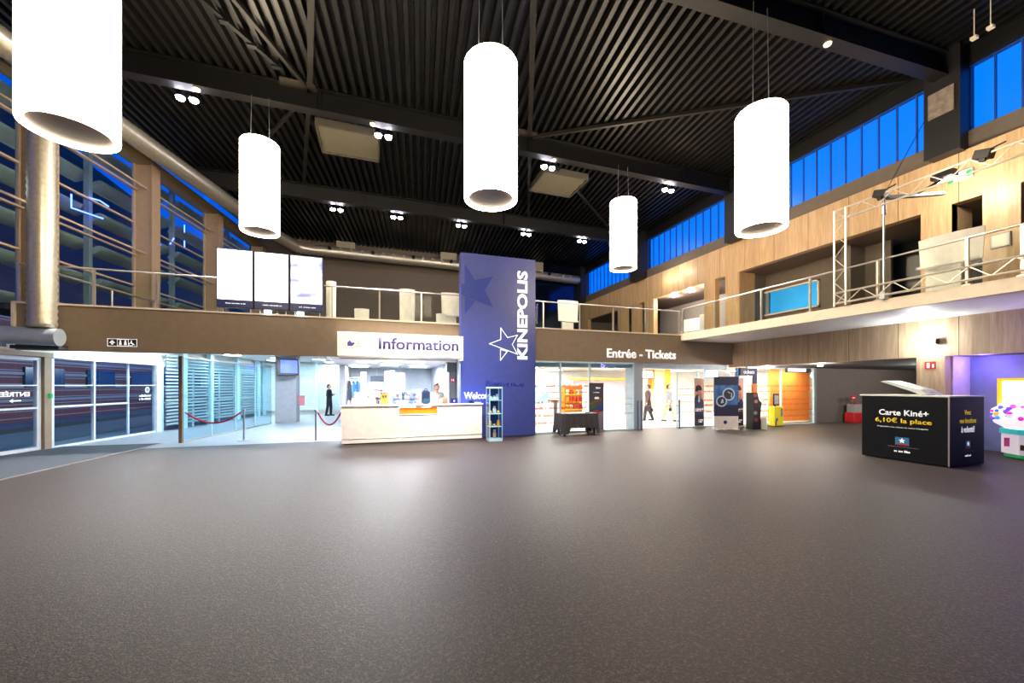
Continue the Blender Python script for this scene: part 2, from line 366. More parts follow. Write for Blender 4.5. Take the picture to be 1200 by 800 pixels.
bm = BM(); add_box(bm, 11.12, XR, -7, 12.5, 3.38, 3.48); struct('ceiling_balcony', bm, M_SOFFIT, 'white underside of the balcony')
bm = BM(); add_box(bm, 11.1, 11.2, -7, 12.6, 3.38, 3.65); struct('trim_3', bm, M_CREAMF, 'cream balcony edge')
bm = BM(); add_box(bm, 11.2, XR, -7, 12.6, 3.48, 3.62); struct('floor_balcony', bm, mat('balcony_floor', '#7a6c5c', .6), 'balcony floor')

# back wall of the mezzanine
bm = BM(); add_box(bm, -6.8, 5.6, 25.3, 25.5, 3.6, 10.1); struct('wall_back', bm, M_TAUPED, 'grey back wall above the mezzanine')
bm = BM(); add_box(bm, 5.6, 14.2, 25.32, 25.5, 3.6, 10.1)
struct('wall_back', bm, mat('dark_glossy_glazing', '#2b3a55', .09, .85, var=0), 'dark glossy glazed end of the mezzanine')

# left window wall: columns, transoms, panes, outside louvres
def lbox(bm, y0, y1, o0, o1, z0, z1):
    a = L(y0); l = (L(y1)-a).length
    M = Matrix(((LD.x, LN.x, 0, a.x), (LD.y, LN.y, 0, a.y), (0, 0, 1, 0), (0, 0, 0, 1)))
    add_box(bm, 0, l, o0, o1, z0, z1, M)
colys = [-6.5, -2.8, 1.0, 4.9, 8.9, 12.95, 16.45, 20.2, 24.2]
for i, cy in enumerate(colys):
    bm = BM(); lbox(bm, cy, cy+.28, .0, .5, 3.62 if cy > 12 else 0, 9.0)
    lbox(bm, cy-.05, cy+.33, .5, .54, 3.62 if cy > 12 else 0, 9.0); lbox(bm, cy-.05, cy+.33, -.02, .02, 3.62 if cy > 12 else 0, 9.0)
    struct('trim_%d' % (10+i), bm, M_TAN, 'tan steel column of the left window wall')
bm = BM(); lbox(bm, -7, 25.6, -.1, .3, 9.0, 9.35); lbox(bm, -7, 25.6, -.15, .1, 9.95, 10.15); struct('wall_left', bm, mat('olive_wall_head', '#7d6a4a', .6), 'tan head beam above the left windows')
zt = [4.62, 5.98, 7.04, 8.3]
for i in range(len(colys)):
    a = colys[i]+.33 if i < 9 else 0; b_ = (colys[i+1]-.05) if i+1 < len(colys) else 25.4
    zb = 3.62 if a > 12 else (2.5 if i >= 4 else 0)
    fr = BM()
    for z, dbl in ((4.95, 0), (5.98, 1), (7.04, 0), (8.16, 1)):
        lbox(fr, a, b_, -.03, .06, z-.02, z+.03)
        if dbl: lbox(fr, a-.2, b_+.35, .32, .37, z+.02, z+.07); lbox(fr, a, b_, .06, .14, z-.05, z+.0)
    lbox(fr, a-.05, a, -.04, .04, zb, 9.0); lbox(fr, b_-.02, b_+.03, -.04, .04, zb, 9.0); lbox(fr, a, b_, -.04, .05, zb, zb+.06)
    w = struct('window_%d' % (20+i), fr, M_TRANS, 'tall window bay of the left wall with horizontal transoms')
    pn = BM(); lbox(pn, a, b_, -.012, -.004, zb+.05, 9.95); obj('pane', pn, GF, w)
# outside aerofoil louvres
M_LOUV = mat('olive_grey_louvre', '#aaa48f', .5, .1)
for bi in range(4, 9):
    a = colys[bi]+.1; b_ = (colys[bi+1] if bi < 8 else 28)-.35
    t_ = thing('louvre_screen', ['grey outside louvre blades in the farthest left bay, mostly outside the picture', 'grey outside louvre blades seen left of the vertical duct', 'grey outside louvre blades between the vertical duct and the first tan column',
          'grey outside louvre blades in the bay left of the advertising screens', 'grey outside louvre blades above the advertising screens'][bi-4], 'louvre', L(a, -1.3))
    for k in range(6):
        z = 3.95+k*1.08; bm = BM(); p0, p1 = L(a, -1.25), L(b_, -1.25)
        poly = [(.27*math.cos(q), .1*math.sin(q)) for q in [2*PI*j/14 for j in range(14)]]
        poly = [(x*math.cos(.5)-y*math.sin(.5), x*math.sin(.5)+y*math.cos(.5)) for x, y in poly]
        O = p0.copy(); O.z = z; add_prism(bm, poly, O, LN, (0, 0, 1), LD, (p1-p0).length); obj('blade', bm, M_LOUV, t_, smooth=True)
    bm = BM(); lbox(bm, b_-.25, b_-.12, -1.0, -.85, 3.0, 9.6); obj('post', bm, mat('pale_grey_post', '#9a9a98', .5), t_)
# outside glowing blue tubes
M_BLUETUBE = mat('blue_neon', '#3a50ff', emit=14, ecol='#4a5cff', var=0)
for lab, pts in [('L shaped blue neon tube outside the second left window', [(14.3, 7.0), (14.3, 6.62), (15.3, 6.74)]), ('short curved blue neon tube outside the second left window, near the tan column', [(14.8, 7.15), (15.2, 7.24), (15.5, 7.2)]),
                 ('low curved blue neon tube outside the window right of the first tan column', [(16.9, 6.8), (17.3, 6.74), (17.7, 6.8)]), ('short slanted blue neon tube outside the window right of the first tan column', [(18.2, 7.0), (18.4, 7.3)]),
                 ('upright blue neon dash outside the window left of the screens, lower one', [(19.0, 7.15), (19.0, 7.42)]), ('upright blue neon dash outside the window left of the screens, upper one', [(19.0, 7.75), (19.0, 8.05)]),
                 ('upright blue neon dash directly above the left advertising screen', [(21.2, 7.2), (21.2, 7.6)])]:
    bm = BM(); q = []
    for y, z in pts: p_ = L(y*1.06, -.75); p_.z = 1.65+(z-1.65)*1.06; q.append(p_)
    add_path(bm, q, .02, 8); tag(obj('neon_tube', bm, M_BLUETUBE), lab, 'neon tube')

# ------------------------------------------------------------------ roof beams, braces, hatches
def ibeam(a, b, label):
    a = Vector(a); b = Vector(b); bm = BM()
    for w, z0, z1 in ((.30, 0, .03), (.03, .03, .57), (.30, .57, .6)): 
        d = (b-a); M = Matrix.Translation(a) @ d.to_track_quat('Y', 'Z').to_matrix().to_4x4(); add_box(bm, -w/2, w/2, 0, d.length, z0, z1, M)
    for k in range(1, int(d.length/6.3)+1): add_box(bm, -.14, .14, k*6.3, k*6.3+.02, .03, .57, M)
    return tag(obj('roof_beam', bm, M_BEAM), label, 'beam')
ibeam((-9.6, 7.15, 9.35), (13.6, 6.0, 9.35), 'black roof beam nearest the camera, carrying the three front lamps')
ibeam((-7.9, 12.35, 9.35), (13.6, 12.35, 9.35), 'black roof beam above the mezzanine edge, carrying the two rear lamps')
ibeam((-6.9, 18.2, 9.35), (13.6, 18.4, 9.35), 'farthest black roof beam with a row of spotlights')
ibeam((-10.5, 0.6, 9.35), (13.6, 0.0, 9.35), 'black roof beam overhead, beyond the top of the picture')
A = Vector((-1.85, 12.3, 9.9)); B = Vector((4.75, 12.3, 9.9))
for nm, a, b_, w in [('purlin', A, (-.9, 6.3, 9.9), .14), ('brace', A, (-4.4, 6.7, 9.9), .09), ('purlin', A, (-2.95, 18.1, 9.9), .12), ('brace', A, (-5.3, 18, 9.9), .08),
                     ('purlin', B, (2.5, 6.2, 9.9), .14), ('brace', B, (13.5, 6.75, 9.9), .09), ('purlin', B, (6.9, 18.1, 9.9), .12), ('brace', B, (11.6, 18.2, 9.9), .08)]:
    lab = {('purlin', 0): 'steel strut running up from the left gusset toward the camera', ('brace', 0): 'thin steel brace running up left from the left gusset', ('purlin', 1): 'steel strut behind the middle beam beside the left roof hatch',
           ('brace', 1): 'thin brace behind the middle beam, left of the left hatch'}
    bm = BM(); add_bar(bm, a, b_, w, .1)
    i = int(b_[1] > 13); side = a is B
    l2 = {('purlin', 0): 'steel strut running up from the right gusset beside the centre lamp', ('brace', 0): 'long steel brace running right from the right gusset', ('purlin', 1): 'steel strut behind the middle beam, left of the right roof hatch',
          ('brace', 1): 'thin brace crossing the right roof hatch'}
    tag(obj('roof_'+nm, bm, mat('grey_brown_steel', '#211e1a', .5, .2)), (l2 if side else lab)[(nm, i)], 'brace')
for P, lab in ((A, 'steel gusset plate on the middle beam, left of centre'), (B, 'steel gusset plate on the middle beam, right of the centre lamp')):
    bm = BM(); add_prism(bm, [(-.75, -.06), (-.7, .3), (.15, .3), (.25, -.4), (-.1, -.45)], P, X, (0, -1, 0), Z, .02); 
    tag(obj('gusset_plate', bm, mat('pale_steel_plate', '#3c382f', .5, .2)), lab, 'gusset plate')
# small plastic clips hanging on the ribs (dark bits at upper left) -> cable tray
bm = BM(); add_bar(bm, (-5.7, 7.3, 9.88), (-2.5, 11.6, 9.88), .1, .05)
for k in range(9):
    t = k/8; add_box(bm, -5.7+3.2*t-.12, -5.7+3.2*t+.08, 7.3+4.3*t-.06, 7.3+4.3*t+.06, 9.82, 9.9)
tag(obj('cable_tray', bm, M_BLACK), 'black cable run with clips under the deck at upper left', 'cable tray')
M_HATCH = mat('hatch_louvre', '#756f5c', .4, .3)
def hatch(cx, cy, label):
    t_ = thing('roof_hatch', label, 'roof hatch', (cx, cy, 9.72)); bm = BM()
    for a in ((cx-.95, cx-.9, cy-.8, cy+.8), (cx+.9, cx+.95, cy-.8, cy+.8), (cx-.9, cx+.9, cy-.8, cy-.75), (cx-.9, cx+.9, cy+.75, cy+.8)): add_box(bm, *a, 9.72, 9.96)
    obj('frame', bm, mat('hatch_frame', '#4a463c', .5), t_)
    for k in range(3):
        bm = BM(); y0 = cy-.75+k*.5; add_bar(bm, (cx-.9, y0+.25, 9.8), (cx+.9, y0+.25, 9.8), .0, .0) if False else None
        M = Matrix.Translation((cx, y0+.25, 9.82)) @ Matrix.Rotation(-.16, 4, 'X'); add_box(bm, -.9, .9, -.235, .235, -.012, .012, M); obj('flap', bm, M_HATCH, t_)
hatch(-.95, 14.35, 'louvred roof hatch lit beside the left pair of spotlights on the middle beam')
hatch(6.85, 14.6, 'louvred roof hatch behind the middle beam, right of the centre lamp')

# ------------------------------------------------------------------ hanging lamps
M_LAMP = mat('glowing_lampshade', '#fff6e6', .5, emit=28, ecol='#ffe9c8', var=0)
M_LAMPH = mat('lamp_inner_grid', '#3a2a2a', .5, emit=.02)
def lamp(x, y, zb, zt, zbeam, label, h=2.35, R=.46):
    t_ = thing('hanging_lamp', label, 'lamp', (x, y, zb), group='large white cylinder lamps')
    bm = BM(); M = Matrix.Translation((x, y, zb))
    add_lathe(bm, [(.38, .05), (.385, .012), (.40, 0), (.455, 0), (R, .02), (R, h-.03), (R-.02, h), (.05, h+.01)], 48, M); 
    obj('lamp_shade', bm, M_LAMP, t_, smooth=True)
    bm = BM(); add_lathe(bm, [(.01, .035), (.385, .035), (.385, .048), (.01, .048)], 40, M)
    obj('diffuser_grid', bm, M_LAMPH, t_)
    for sx in (-.22, .22):
        bm = BM(); add_rod(bm, (x+sx, y, zb+h), (x+sx*.9, y+(0 if sx < 0 else .02), zbeam), .008, n=6); obj('cable', bm, M_STEEL, t_)
lamp(-3.72, 6.55, 4.86, 0, 9.36, 'largest glowing white cylinder lamp, at the upper left edge')
lamp(1.83, 6.62, 4.86, 0, 9.36, 'glowing white cylinder lamp in the centre of the hall')
lamp(7.32, 6.0, 4.80, 0, 9.36, 'glowing white cylinder lamp in front of the right clerestory windows')
lamp(-3.02, 12.15, 5.74, 0, 9.36, 'glowing white cylinder lamp above the left advertising screens')
lamp(8.12, 11.95, 5.74, 0, 9.36, 'smallest glowing white cylinder lamp, above the Entrée sign')

# spotlights on the beams
M_SPOT = mat('spot_glow', '#ffffff', emit=200, ecol='#f4f0ff', var=0)
def spot(x, y, label, n=2, z=9.3, power=11000):
    t_ = thing('spotlight', label, 'spotlight', (x, y, z), group='spotlights on the roof beams')
    bm = BM(); add_box(bm, x-.22, x+.22, y-.05, y+.05, z+.18, z+.22); add_rod(bm, (x, y, z+.2), (x, y-.25, z+.25), .02, n=8); obj('bracket', bm, M_BLACK, t_)
    for k in range(n):
        dx = (-.15, .15)[k] if n == 2 else 0
        M = Matrix.Translation((x+dx, y, z+.02))
        bm = BM(); add_lathe(bm, [(.05, .17), (.085, .12), (.11, .0), (.1, .0), (.09, .02)], 16, M); h_ = obj('housing', bm, M_BLACK, t_, smooth=True)
        bm = BM(); add_lathe(bm, [(.01, -.085), (.05, -.075), (.09, -.045), (.105, .0), (.09, .015), (.01, .02)], 16, M); obj('lens', bm, M_SPOT, h_, smooth=True)  # lens enlarged and bulged so its shape stands for the glare
    ld = bpy.data.lights.new('spot', 'SPOT'); ld.energy = power; ld.spot_size = 1.2; ld.spot_blend = 1; ld.color = (1, .94, .88); ld.shadow_soft_size = .08
    lo = bpy.data.objects.new('spot_beam', ld); C.objects.link(lo); lo.location = (x, y, z-.05); lo.rotation_euler = (-math.radians(19) if y < 15 else 0, 0, 0)
for x, lab in ((-4.88, 'pair of white spotlights on the middle beam, nearest the upper left lamp'), (.11, 'pair of white spotlights beside the left roof hatch'), (5.62, 'pair of white spotlights beside the right roof hatch'), (10.74, 'white spotlights on the middle beam, right of the farthest lamp')):
    spot(x, 12.8, lab)
for x, lab in ((-1.77, 'leftmost pair of spotlights on the far beam'), (.75, 'second pair of spotlights from the left on the far beam'), (3.73, 'pair of spotlights on the far beam, under the centre lamp'), (7.04, 'pair of spotlights on the far beam, above the blue column'), (10.21, 'rightmost pair of spotlights on the far beam')):
    spot(x, 18.8, lab, power=1500)
M_DOT = mat('small_lamp_glow', '#fff2cc', emit=2.0, ecol='#ffe7b5', var=0)
for x, y, lab in ((-4.5, 12.35, 'small round lamp on the middle beam near the upper left spotlights'), (-.19, 12.35, 'small round lamp on the middle beam beside the left roof hatch'), (5.64, 12.35, 'small round lamp on the middle beam beside the right hatch'),
                  (10.3, 12.35, 'small round lamp on the right end of the middle beam'), (9.57, 6.2, 'small round lamp on the nearest beam, right of the right lamp')):
    bm = BM(); add_lathe(bm, [(.03, 0), (.07, .01), (.08, .04), (.03, .05)], 14, Matrix.Translation((x, y, 9.3))); tag(obj('beam_lamp', bm, M_DOT, smooth=True), lab, 'light', 'small round lamps on the beams')
for x, y, lab in ((12.47, 5.06, 'small cream sensor box at the upper right, farther of two'), (12.44, 4.8, 'small cream sensor box at the upper right, nearer of two')):
    bm = BM(); add_box(bm, x-.05, x+.05, y-.05, y+.05, 9.3, 9.36); add_rod(bm, (x, y, 9.36), (x, y, 9.97), .01, n=6); tag(obj('sensor_box', bm, mat('cream_box', '#d8ccae', .5, emit=.25)), lab, 'sensor')

# ------------------------------------------------------------------ ducts
def duct(pts, r, label, name='air_duct', rib=.2, samples=None):
    """spiral duct: smooth path with raised ribs"""
    P = [Vector(p) for p in pts]; out = []; rad = []; 
    d = [0]
    for a, b in zip(P, P[1:]): d.append(d[-1]+(b-a).length)
    Ltot = d[-1]; n = int(Ltot/(rib/2))
    for k in range(n+1):
        q = Ltot*k/n; i = max(j for j in range(len(d)) if d[j] <= q+1e-6); i = min(i, len(P)-2)
        f = (q-d[i])/(d[i+1]-d[i]); out.append(P[i].lerp(P[i+1], f)); rad.append(r+(.02 if k % 2 else 0))
    bm = BM(); add_path(bm, out, r, 24, rad); o = obj(name, bm, M_GALV, smooth=False)
    for p in o.data.polygons: p.use_smooth = True
    return tag(o, label, 'duct')
arc = []
for k in range(7):
    a = k/6*PI/2.1; arc.append((-4.35+.75-.75*math.cos(a), 23.4+.55*math.sin(a), 9.06))
BD = duct([(-10.6, -5, 9.06), (-7.62, 12.2, 9.06), (-5.0, 21.8, 9.06)]+arc+[(4.6, 24.25, 9.06), (13.3, 25.0, 9.06)], .27, 'large spiral duct running high along the left wall and back wall')
# nozzles along back duct
k = 0
x = -2.6
while x < 12.9:
    y = 24.0+.03*(x+2.6) if x < 4.6 else 24.25+.086*(x-4.6); dark = (k % 4 == 0)
    bm = BM(); add_rod(bm, (x, y-.2, 9.14), (x, y-.36, 9.16), .1 if dark else .075, n=14)
    nz = obj('nozzle', bm, M_BLACK if dark else mat('pale_nozzle', '#c9c2a6', .4, .4), BD)
    nz['label'] = 'black round nozzle' if dark else 'pale round nozzle'
    k += 1; x += .56
for i, (x0, x1) in enumerate(((-2.35, -1.35), (3.6, 4.6), (9.7, 10.5))):
    bm = BM(); add_box(bm, x0, x1, 24.72, 25.0, 9.35, 9.95); 
    for q in range(8): add_box(bm, x0+.04, x1-.04, 24.70, 24.73, 9.42+q*.062, 9.445+q*.062)
    t_ = tag(obj('air_grille', bm, mat('grille_beige', '#b3aa90', .5)), ['beige air grille box above the back duct, leftmost', 'beige air grille box directly left of the blue column top', 'beige air grille box directly right of the blue column top'][i], 'air grille')
duct([(-7.33, 12.02, 9.94), (-7.33, 12.02, 2.98)], .225, 'vertical silver spiral duct at the left in front of the mezzanine', rib=.16)
bm = BM(); add_path(bm, [(-10.5, 12.02, 2.84), (-9.0, 12.02, 2.82), (-7.02, 12.02, 2.76)], .2, 24); tag(obj('air_duct', bm, mat('low_duct_paint', '#a9b4bb', .4, .5), smooth=True), 'horizontal grey duct above the entrance door, below the vertical duct', 'duct')
bm = BM(); add_box(bm, -8.0, -7.15, 12.2, 12.5, 2.5, 2.58); tag(obj('duct_bracket', bm, M_DKGREY), 'dark bracket under the low horizontal duct', 'bracket')

# ------------------------------------------------------------------ mezzanine balustrades
def balustrade(name, label, pts, posts, zf, zr, m=None):
    t_ = thing(name, label, 'balustrade', pts[0])
    a, b = Vector(pts[0]), Vector(pts[1]); d = (b-a).normalized(); n = Vector((-d.y, d.x, 0)); Lg = (b-a).length
    bm = BM(); add_path(bm, [a+Vector((0, 0, zr-a.z)), b+Vector((0, 0, zr-a.z))], .022, 10); obj('handrail', bm, M_ALU, t_, smooth=True)
    ps = sorted(posts); 
    for q in ps:
        p = a+d*q; bm = BM(); M = Matrix.Translation((p.x, p.y, 0)) @ d.to_track_quat('X', 'Z').to_matrix().to_4x4(); add_box(bm, -.02, .02, -.03, .03, zf, zr-.02, M); add_box(bm, -.06, .06, -.05, .05, zf, zf+.02, M)
        obj('post', bm, M_ALU, t_)
    for q0, q1 in zip(ps, ps[1:]):
        p = a+d*(q0+.04); bm = BM(); M = Matrix.Translation((p.x, p.y, 0)) @ d.to_track_quat('X', 'Z').to_matrix().to_4x4(); add_box(bm, 0, q1-q0-.08, -.005, .005, zf+.07, zr-.1, M)
        obj('glass_panel', bm, GD, t_)
    return t_
balustrade('glass_balustrade', 'long glass balustrade with steel handrail along the mezzanine edge', [(-8.1, 12.56, 3.62), (11.1, 12.56, 3.62)], [.02, 1.41, 2.67, 4.0, 5.4, 6.8, 8.1, 9.33, 10.7, 12.0, 13.43, 14.83, 16.2, 17.6, 19.15], 3.62, 4.53)
balustrade('glass_balustrade', 'glass balustrade along the cream balcony edge on the right', [(11.15, 12.5, 3.65), (11.15, -2, 3.65)], [.05, 1.6, 3.38, 4.83, 6.38, 7.88, 8.6, 10.0, 11.5, 13, 14.4], 3.65, 4.6)
t_ = thing('handrail', 'slim handrail on short posts along the left windows of the mezzanine', 'handrail', L(12.9, .6, 3.62))
p0, p1 = L(12.9, .75), L(24.5, .75); bm = BM(); add_path(bm, [(p0.x, p0.y, 4.4), (p1.x, p1.y, 4.4)], .035, 10); obj('rail', bm, M_ALU, t_)
for k in range(8):
    q = p0.lerp(p1, k/7); bm = BM(); add_rod(bm, (q.x, q.y, 3.6), (q.x, q.y, 4.4), .028); obj('post', bm, M_ALU, t_)

# advertising screens
M_SCR = mat('white_screen_glow', '#ffffff', emit=2.4, ecol='#f3f5ff', var=0)
M_SCRB, nt, b = nodes_mat('screen_blur_glow')
geo = nt.nodes.new('ShaderNodeTexCoord'); mp = nt.nodes.new('ShaderNodeMapping'); mp.inputs['Scale'].default_value = (1.2, 1, 2.6)
nt.links.new(geo.outputs['Object'], mp.inputs[0]); n = nt.nodes.new('ShaderNodeTexNoise'); n.inputs['Scale'].default_value = 1.3; nt.links.new(mp.outputs[0], n.inputs[0])
r = nt.nodes.new('ShaderNodeValToRGB'); r.color_ramp.elements[0].position = .35; r.color_ramp.elements[0].color = lin('#8f94e0'); r.color_ramp.elements[1].position = .5; r.color_ramp.elements[1].color = (1, 1, 1, 1)
nt.links.new(n.outputs[0], r.inputs[0]); nt.links.new(r.outputs[0], b.inputs['Emission Color']); b.inputs['Emission Strength'].default_value = 1.5; b.inputs['Base Color'].default_value = (.02, .02, .02, 1)
for i in range(3):
    x0 = -4.06+i*.855; x1 = x0+.83
    t_ = thing('advertising_screen', ['tall bright screen, leftmost of three above the fascia', 'tall bright screen, middle of three above the fascia', 'tall bright screen, rightmost of three, with a pale purple blur'][i], 'screen', ((x0+x1)/2, 12.35, 3.74), group=None)
    box('housing', mat('screen_housing', '#141a3c', .4), x0, x1, 12.33, 12.46, 3.72, 5.27, t_, bevel=.008)
    box('display', M_SCRB if i == 2 else M_SCR, x0+.02, x1-.02, 12.322, 12.332, 3.93, 5.25, t_)
    box('caption_strip', mat('screen_caption_blue', '#0c1c5c', .4, emit=.15), x0+.02, x1-.02, 12.322, 12.331, 3.74, 3.92, t_)
    marks((x0+.2, 12.32, 3.81), X, Z, .46, .045, 1, M_LET, t_, seed=i+5, t=.004)
    bm = BM(); add_rod(bm, (x0+.1, 12.47, 3.62), (x0+.1, 12.47, 3.8), .015); add_rod(bm, (x1-.1, 12.47, 3.62), (x1-.1, 12.47, 3.8), .015); obj('stand', bm, M_ALU, t_)
for x in (-2.9, -2.1):
    bm = BM(); add_box(bm, x-.08, x+.08, 12.36, 12.44, 3.625, 3.70); tag(obj('uplight', bm, mat('uplight_glow', '#ffffff', emit=10, ecol='#dff6ff')), 'small bright uplight under the %s screen' % ('middle' if x < -2.5 else 'right'), 'light')

# white standees on the mezzanine
M_PAPER = mat('white_cardboard', '#f8f3e6', .7)
def standee(x, y, zb, w, h, label, rz=0, foot=True, lip=False):
    t_ = thing('display_standee', label, 'standee', (x, y, zb), rz)
    M = world(t_); bm = BM(); n = 12; f = []; bk = []
    z0 = .72*0 if not lip else .75
    for k in range(n+1):
        a = -1+2*k/n; f.append((a*w/2, .10*(a*a)))
    for i in range(n):
        (xa, ya), (xb, yb) = f[i], f[i+1]
        vs = [bm.verts.new(p) for p in ((xa*.93, ya, z0), (xb*.93, yb, z0), (xb, yb, h), (xa, ya, h), (xa*.93, ya+.03, z0), (xb*.93, yb+.03, z0), (xb, yb+.03, h), (xa, ya+.03, h))]
        for q in ((0, 1, 2, 3), (4, 7, 6, 5), (3, 2, 6, 7), (0, 4, 5, 1)): bm.faces.new([vs[j] for j in q])
        if i == 0: bm.faces.new([vs[j] for j in (0, 3, 7, 4)])
        if i == n-1: bm.faces.new([vs[j] for j in (1, 5, 6, 2)])
    bmesh.ops.transform(bm, matrix=M, verts=bm.verts); obj('panel', bm, M_PAPER, t_, smooth=True)
    if lip:
        bm = BM(); pts = [M @ Vector((-w*.46+w*.92*k/10, -.06-.16*math.sin(PI*k/10), .74+.05*math.sin(PI*k/10)*-1)) for k in range(11)]; add_path(bm, pts, .035, 10); obj('curved_lip', bm, M_WHITE, t_, smooth=True)
        bm = BM(); add_box(bm, -w*.34, w*.2, -.02, .08, 0, .72, M); add_box(bm, -w*.34, w*.2, -.08, .2, 0, .02, M); obj('base_panel', bm, M_PAPER, t_)
    else:
        bm = BM(); add_box(bm, -w*.2, w*.2, .03, .06, 0, h*.8, M); add_box(bm, -w*.3, w*.3, .0, .3, 0, .02, M); obj('rear_foot', bm, M_PAPER, t_)
standee(-.6, 15, 3.6, .5, .78, 'short pale standee on the mezzanine, right of the screens')
standee(.97, 15, 3.6, .56, 1.6, 'tall white standee on the mezzanine, middle of three left of the blue column')
standee(2.65, 15.2, 3.6, .8, 1.62, 'white curved standee half hidden by the blue column', lip=True)
standee(2.1, 14.2, 3.6, .36, .62, 'small low pale standee next to the blue column')
standee(-1.38, 12.9, 3.62, .28, 1.15, 'narrow pale panel right beside the rightmost screen')
standee(7.55, 15, 3.6, .95, 1.62, 'white curved standee behind the mezzanine glass right of the blue column', lip=True)
standee(12.0, 5.28, 3.62, 1.05, 1.42, 'large white curved standee on the right balcony, inside the truss frame', rz=-PI/2+.1, lip=True)
standee(14.9, 15.9, 3.66, 1.5, 1.35, 'pale curved lounge standee inside the left opening of the oak wall', rz=-PI/2+.2, lip=True)
bm = BM(); add_box(bm, 14.4, 14.6, 14.2, 15.0, 3.66, 5.0); tag(obj('white_cabinet', bm, M_WHITE, bevel=.02), 'white cabinet behind the balcony glass inside the lounge opening', 'cabinet')

# ------------------------------------------------------------------ balcony truss frame
t_ = thing('truss_frame', 'aluminium lattice truss frame standing on the balcony edge', 'truss frame', (11.0, 6.9, 3.66))
M_TR = mat('truss_aluminium', '#d9d2c4', .3, .6)
def truss(bm, a, b, w, lace=.3):
    a = Vector(a); b = Vector(b); d = (b-a).normalized(); up = Vector((1, 0, 0)) ; s = d.cross(up).normalized()
    offs = [s*w/2, -s*w/2]
    for o in offs: add_path(bm, [a+o, b+o], .024, 8)
    n = max(2, int((b-a).length/lace))
    for k in range(n):
        p = a+(b-a)*(k/n)+offs[k % 2]; q = a+(b-a)*((k+1)/n)+offs[(k+1) % 2]; add_rod(bm, p, q, .011, n=6)
x = 11.0
for nm, a, b_ in (('upright', (x, 6.84, 3.66), (x, 6.84, 6.1)), ('top_truss', (x, 6.98, 5.95), (x, -3.4, 5.95)), ('bottom_truss', (x, 6.98, 3.86), (x, -3.4, 3.86)), ('upright', (x, -3.4, 3.66), (x, -3.4, 6.1))):
    bm = BM(); truss(bm, a, b_, .26); obj(nm, bm, M_TR, t_, smooth=True)
bm = BM(); add_rod(bm, (11.05, 5.95, 3.66), (11.05, 5.95, 5.9), .02); add_rod(bm, (11.05, 5.95, 5.6), (11.05, 5.95, 5.95), .05, .03); add_box(bm, 10.98, 11.12, 5.9, 6.0, 3.65, 3.8)
tag(obj('support_pole', bm, M_STEEL), 'slim pole with a dark clamp standing inside the truss frame', 'pole')
t_ = thing('floodlight', 'long dark floodlight bar glowing on the oak wall above the balcony', 'floodlight', (12.2, 5.6, 5.9))
bm = BM(); add_bar(bm, (11.15, 5.95, 6.0), (12.9, 5.75, 6.28), .1, .07); obj('bar', bm, mat('dark_bar', '#4a4644', .6), t_)
bm = BM(); add_box(bm, 12.15, 12.45, 5.3, 5.65, 6.4, 6.55); obj('head', bm, M_BLACK, t_); bm = BM(); add_box(bm, 12.4, 12.47, 5.32, 5.63, 6.36, 6.4); obj('lens', bm, mat('flood_glow', '#ffffff', emit=25, ecol='#fff4dd'), t_)
bm = BM(); add_rod(bm, (12.3, 5.5, 6.4), (12.0, 5.85, 6.15), .025); obj('arm', bm, M_BLACK, t_)
for y, z, lab in ((4.35, 6.05, 'black spotlight clamped on the top truss at the right edge'), (6.0, 6.05, 'dark clamp light on the top truss beside the slim pole')):
    t_ = thing('stage_light', lab, 'spotlight', (11.0, y, z)); bm = BM(); M = Matrix.Translation((11.05, y, z+.05)) @ Matrix.Rotation(.3, 4, 'X'); add_box(bm, -.1, .1, -.12, .12, -.08, .08, M); obj('housing', bm, M_BLACK, t_, bevel=.01)
    bm = BM(); add_rod(bm, (11.05, y, z+.1), (11.0, y-.3, z+.12), .015); add_box(bm, 10.97, 11.03, y-.04, y+.04, z-.1, z+.06); obj('clamp', bm, M_BLACK, t_)
bm = BM(); add_rod(bm, (11.05, 5.95, 6.05), (13.35, 6.25, 8.6), .008, n=6); tag(obj('hanging_cable', bm, M_BLACK), 'thin dark cable rising from the truss to the black column', 'cable')
# emergency sign, poster on upper wall
t_ = thing('exit_sign', 'small green and white emergency exit sign on the upper oak wall', 'exit sign', (13.66, 5.75, 6.72))
box('box', M_WHITE, 13.6, 13.69, 5.55, 5.98, 6.72, 6.93, t_); box('green_end', mat('exit_green', '#1d9c58', .5, emit=.6), 13.595, 13.6, 5.88, 5.98, 6.72, 6.93, t_); box('green_arrow', MATS['exit_green'], 13.594, 13.6, 5.56, 5.66, 6.75, 6.9, t_)
box('lit_face', mat('exit_face', '#e8ffe8', .5, emit=1.4), 13.596, 13.601, 5.66, 5.88, 6.74, 6.91, t_)
t_ = thing('wall_frame', 'small pale framed notice on the oak pier at the right edge', 'notice', (13.68, 5.12, 4.86)); box('frame', M_GREY, 13.66, 13.7, 4.96, 5.28, 4.86, 5.18, t_); box('sheet', mat('pale_sheet', '#d7d3bd', .6), 13.655, 13.662, 4.98, 5.26, 4.88, 5.16, t_)
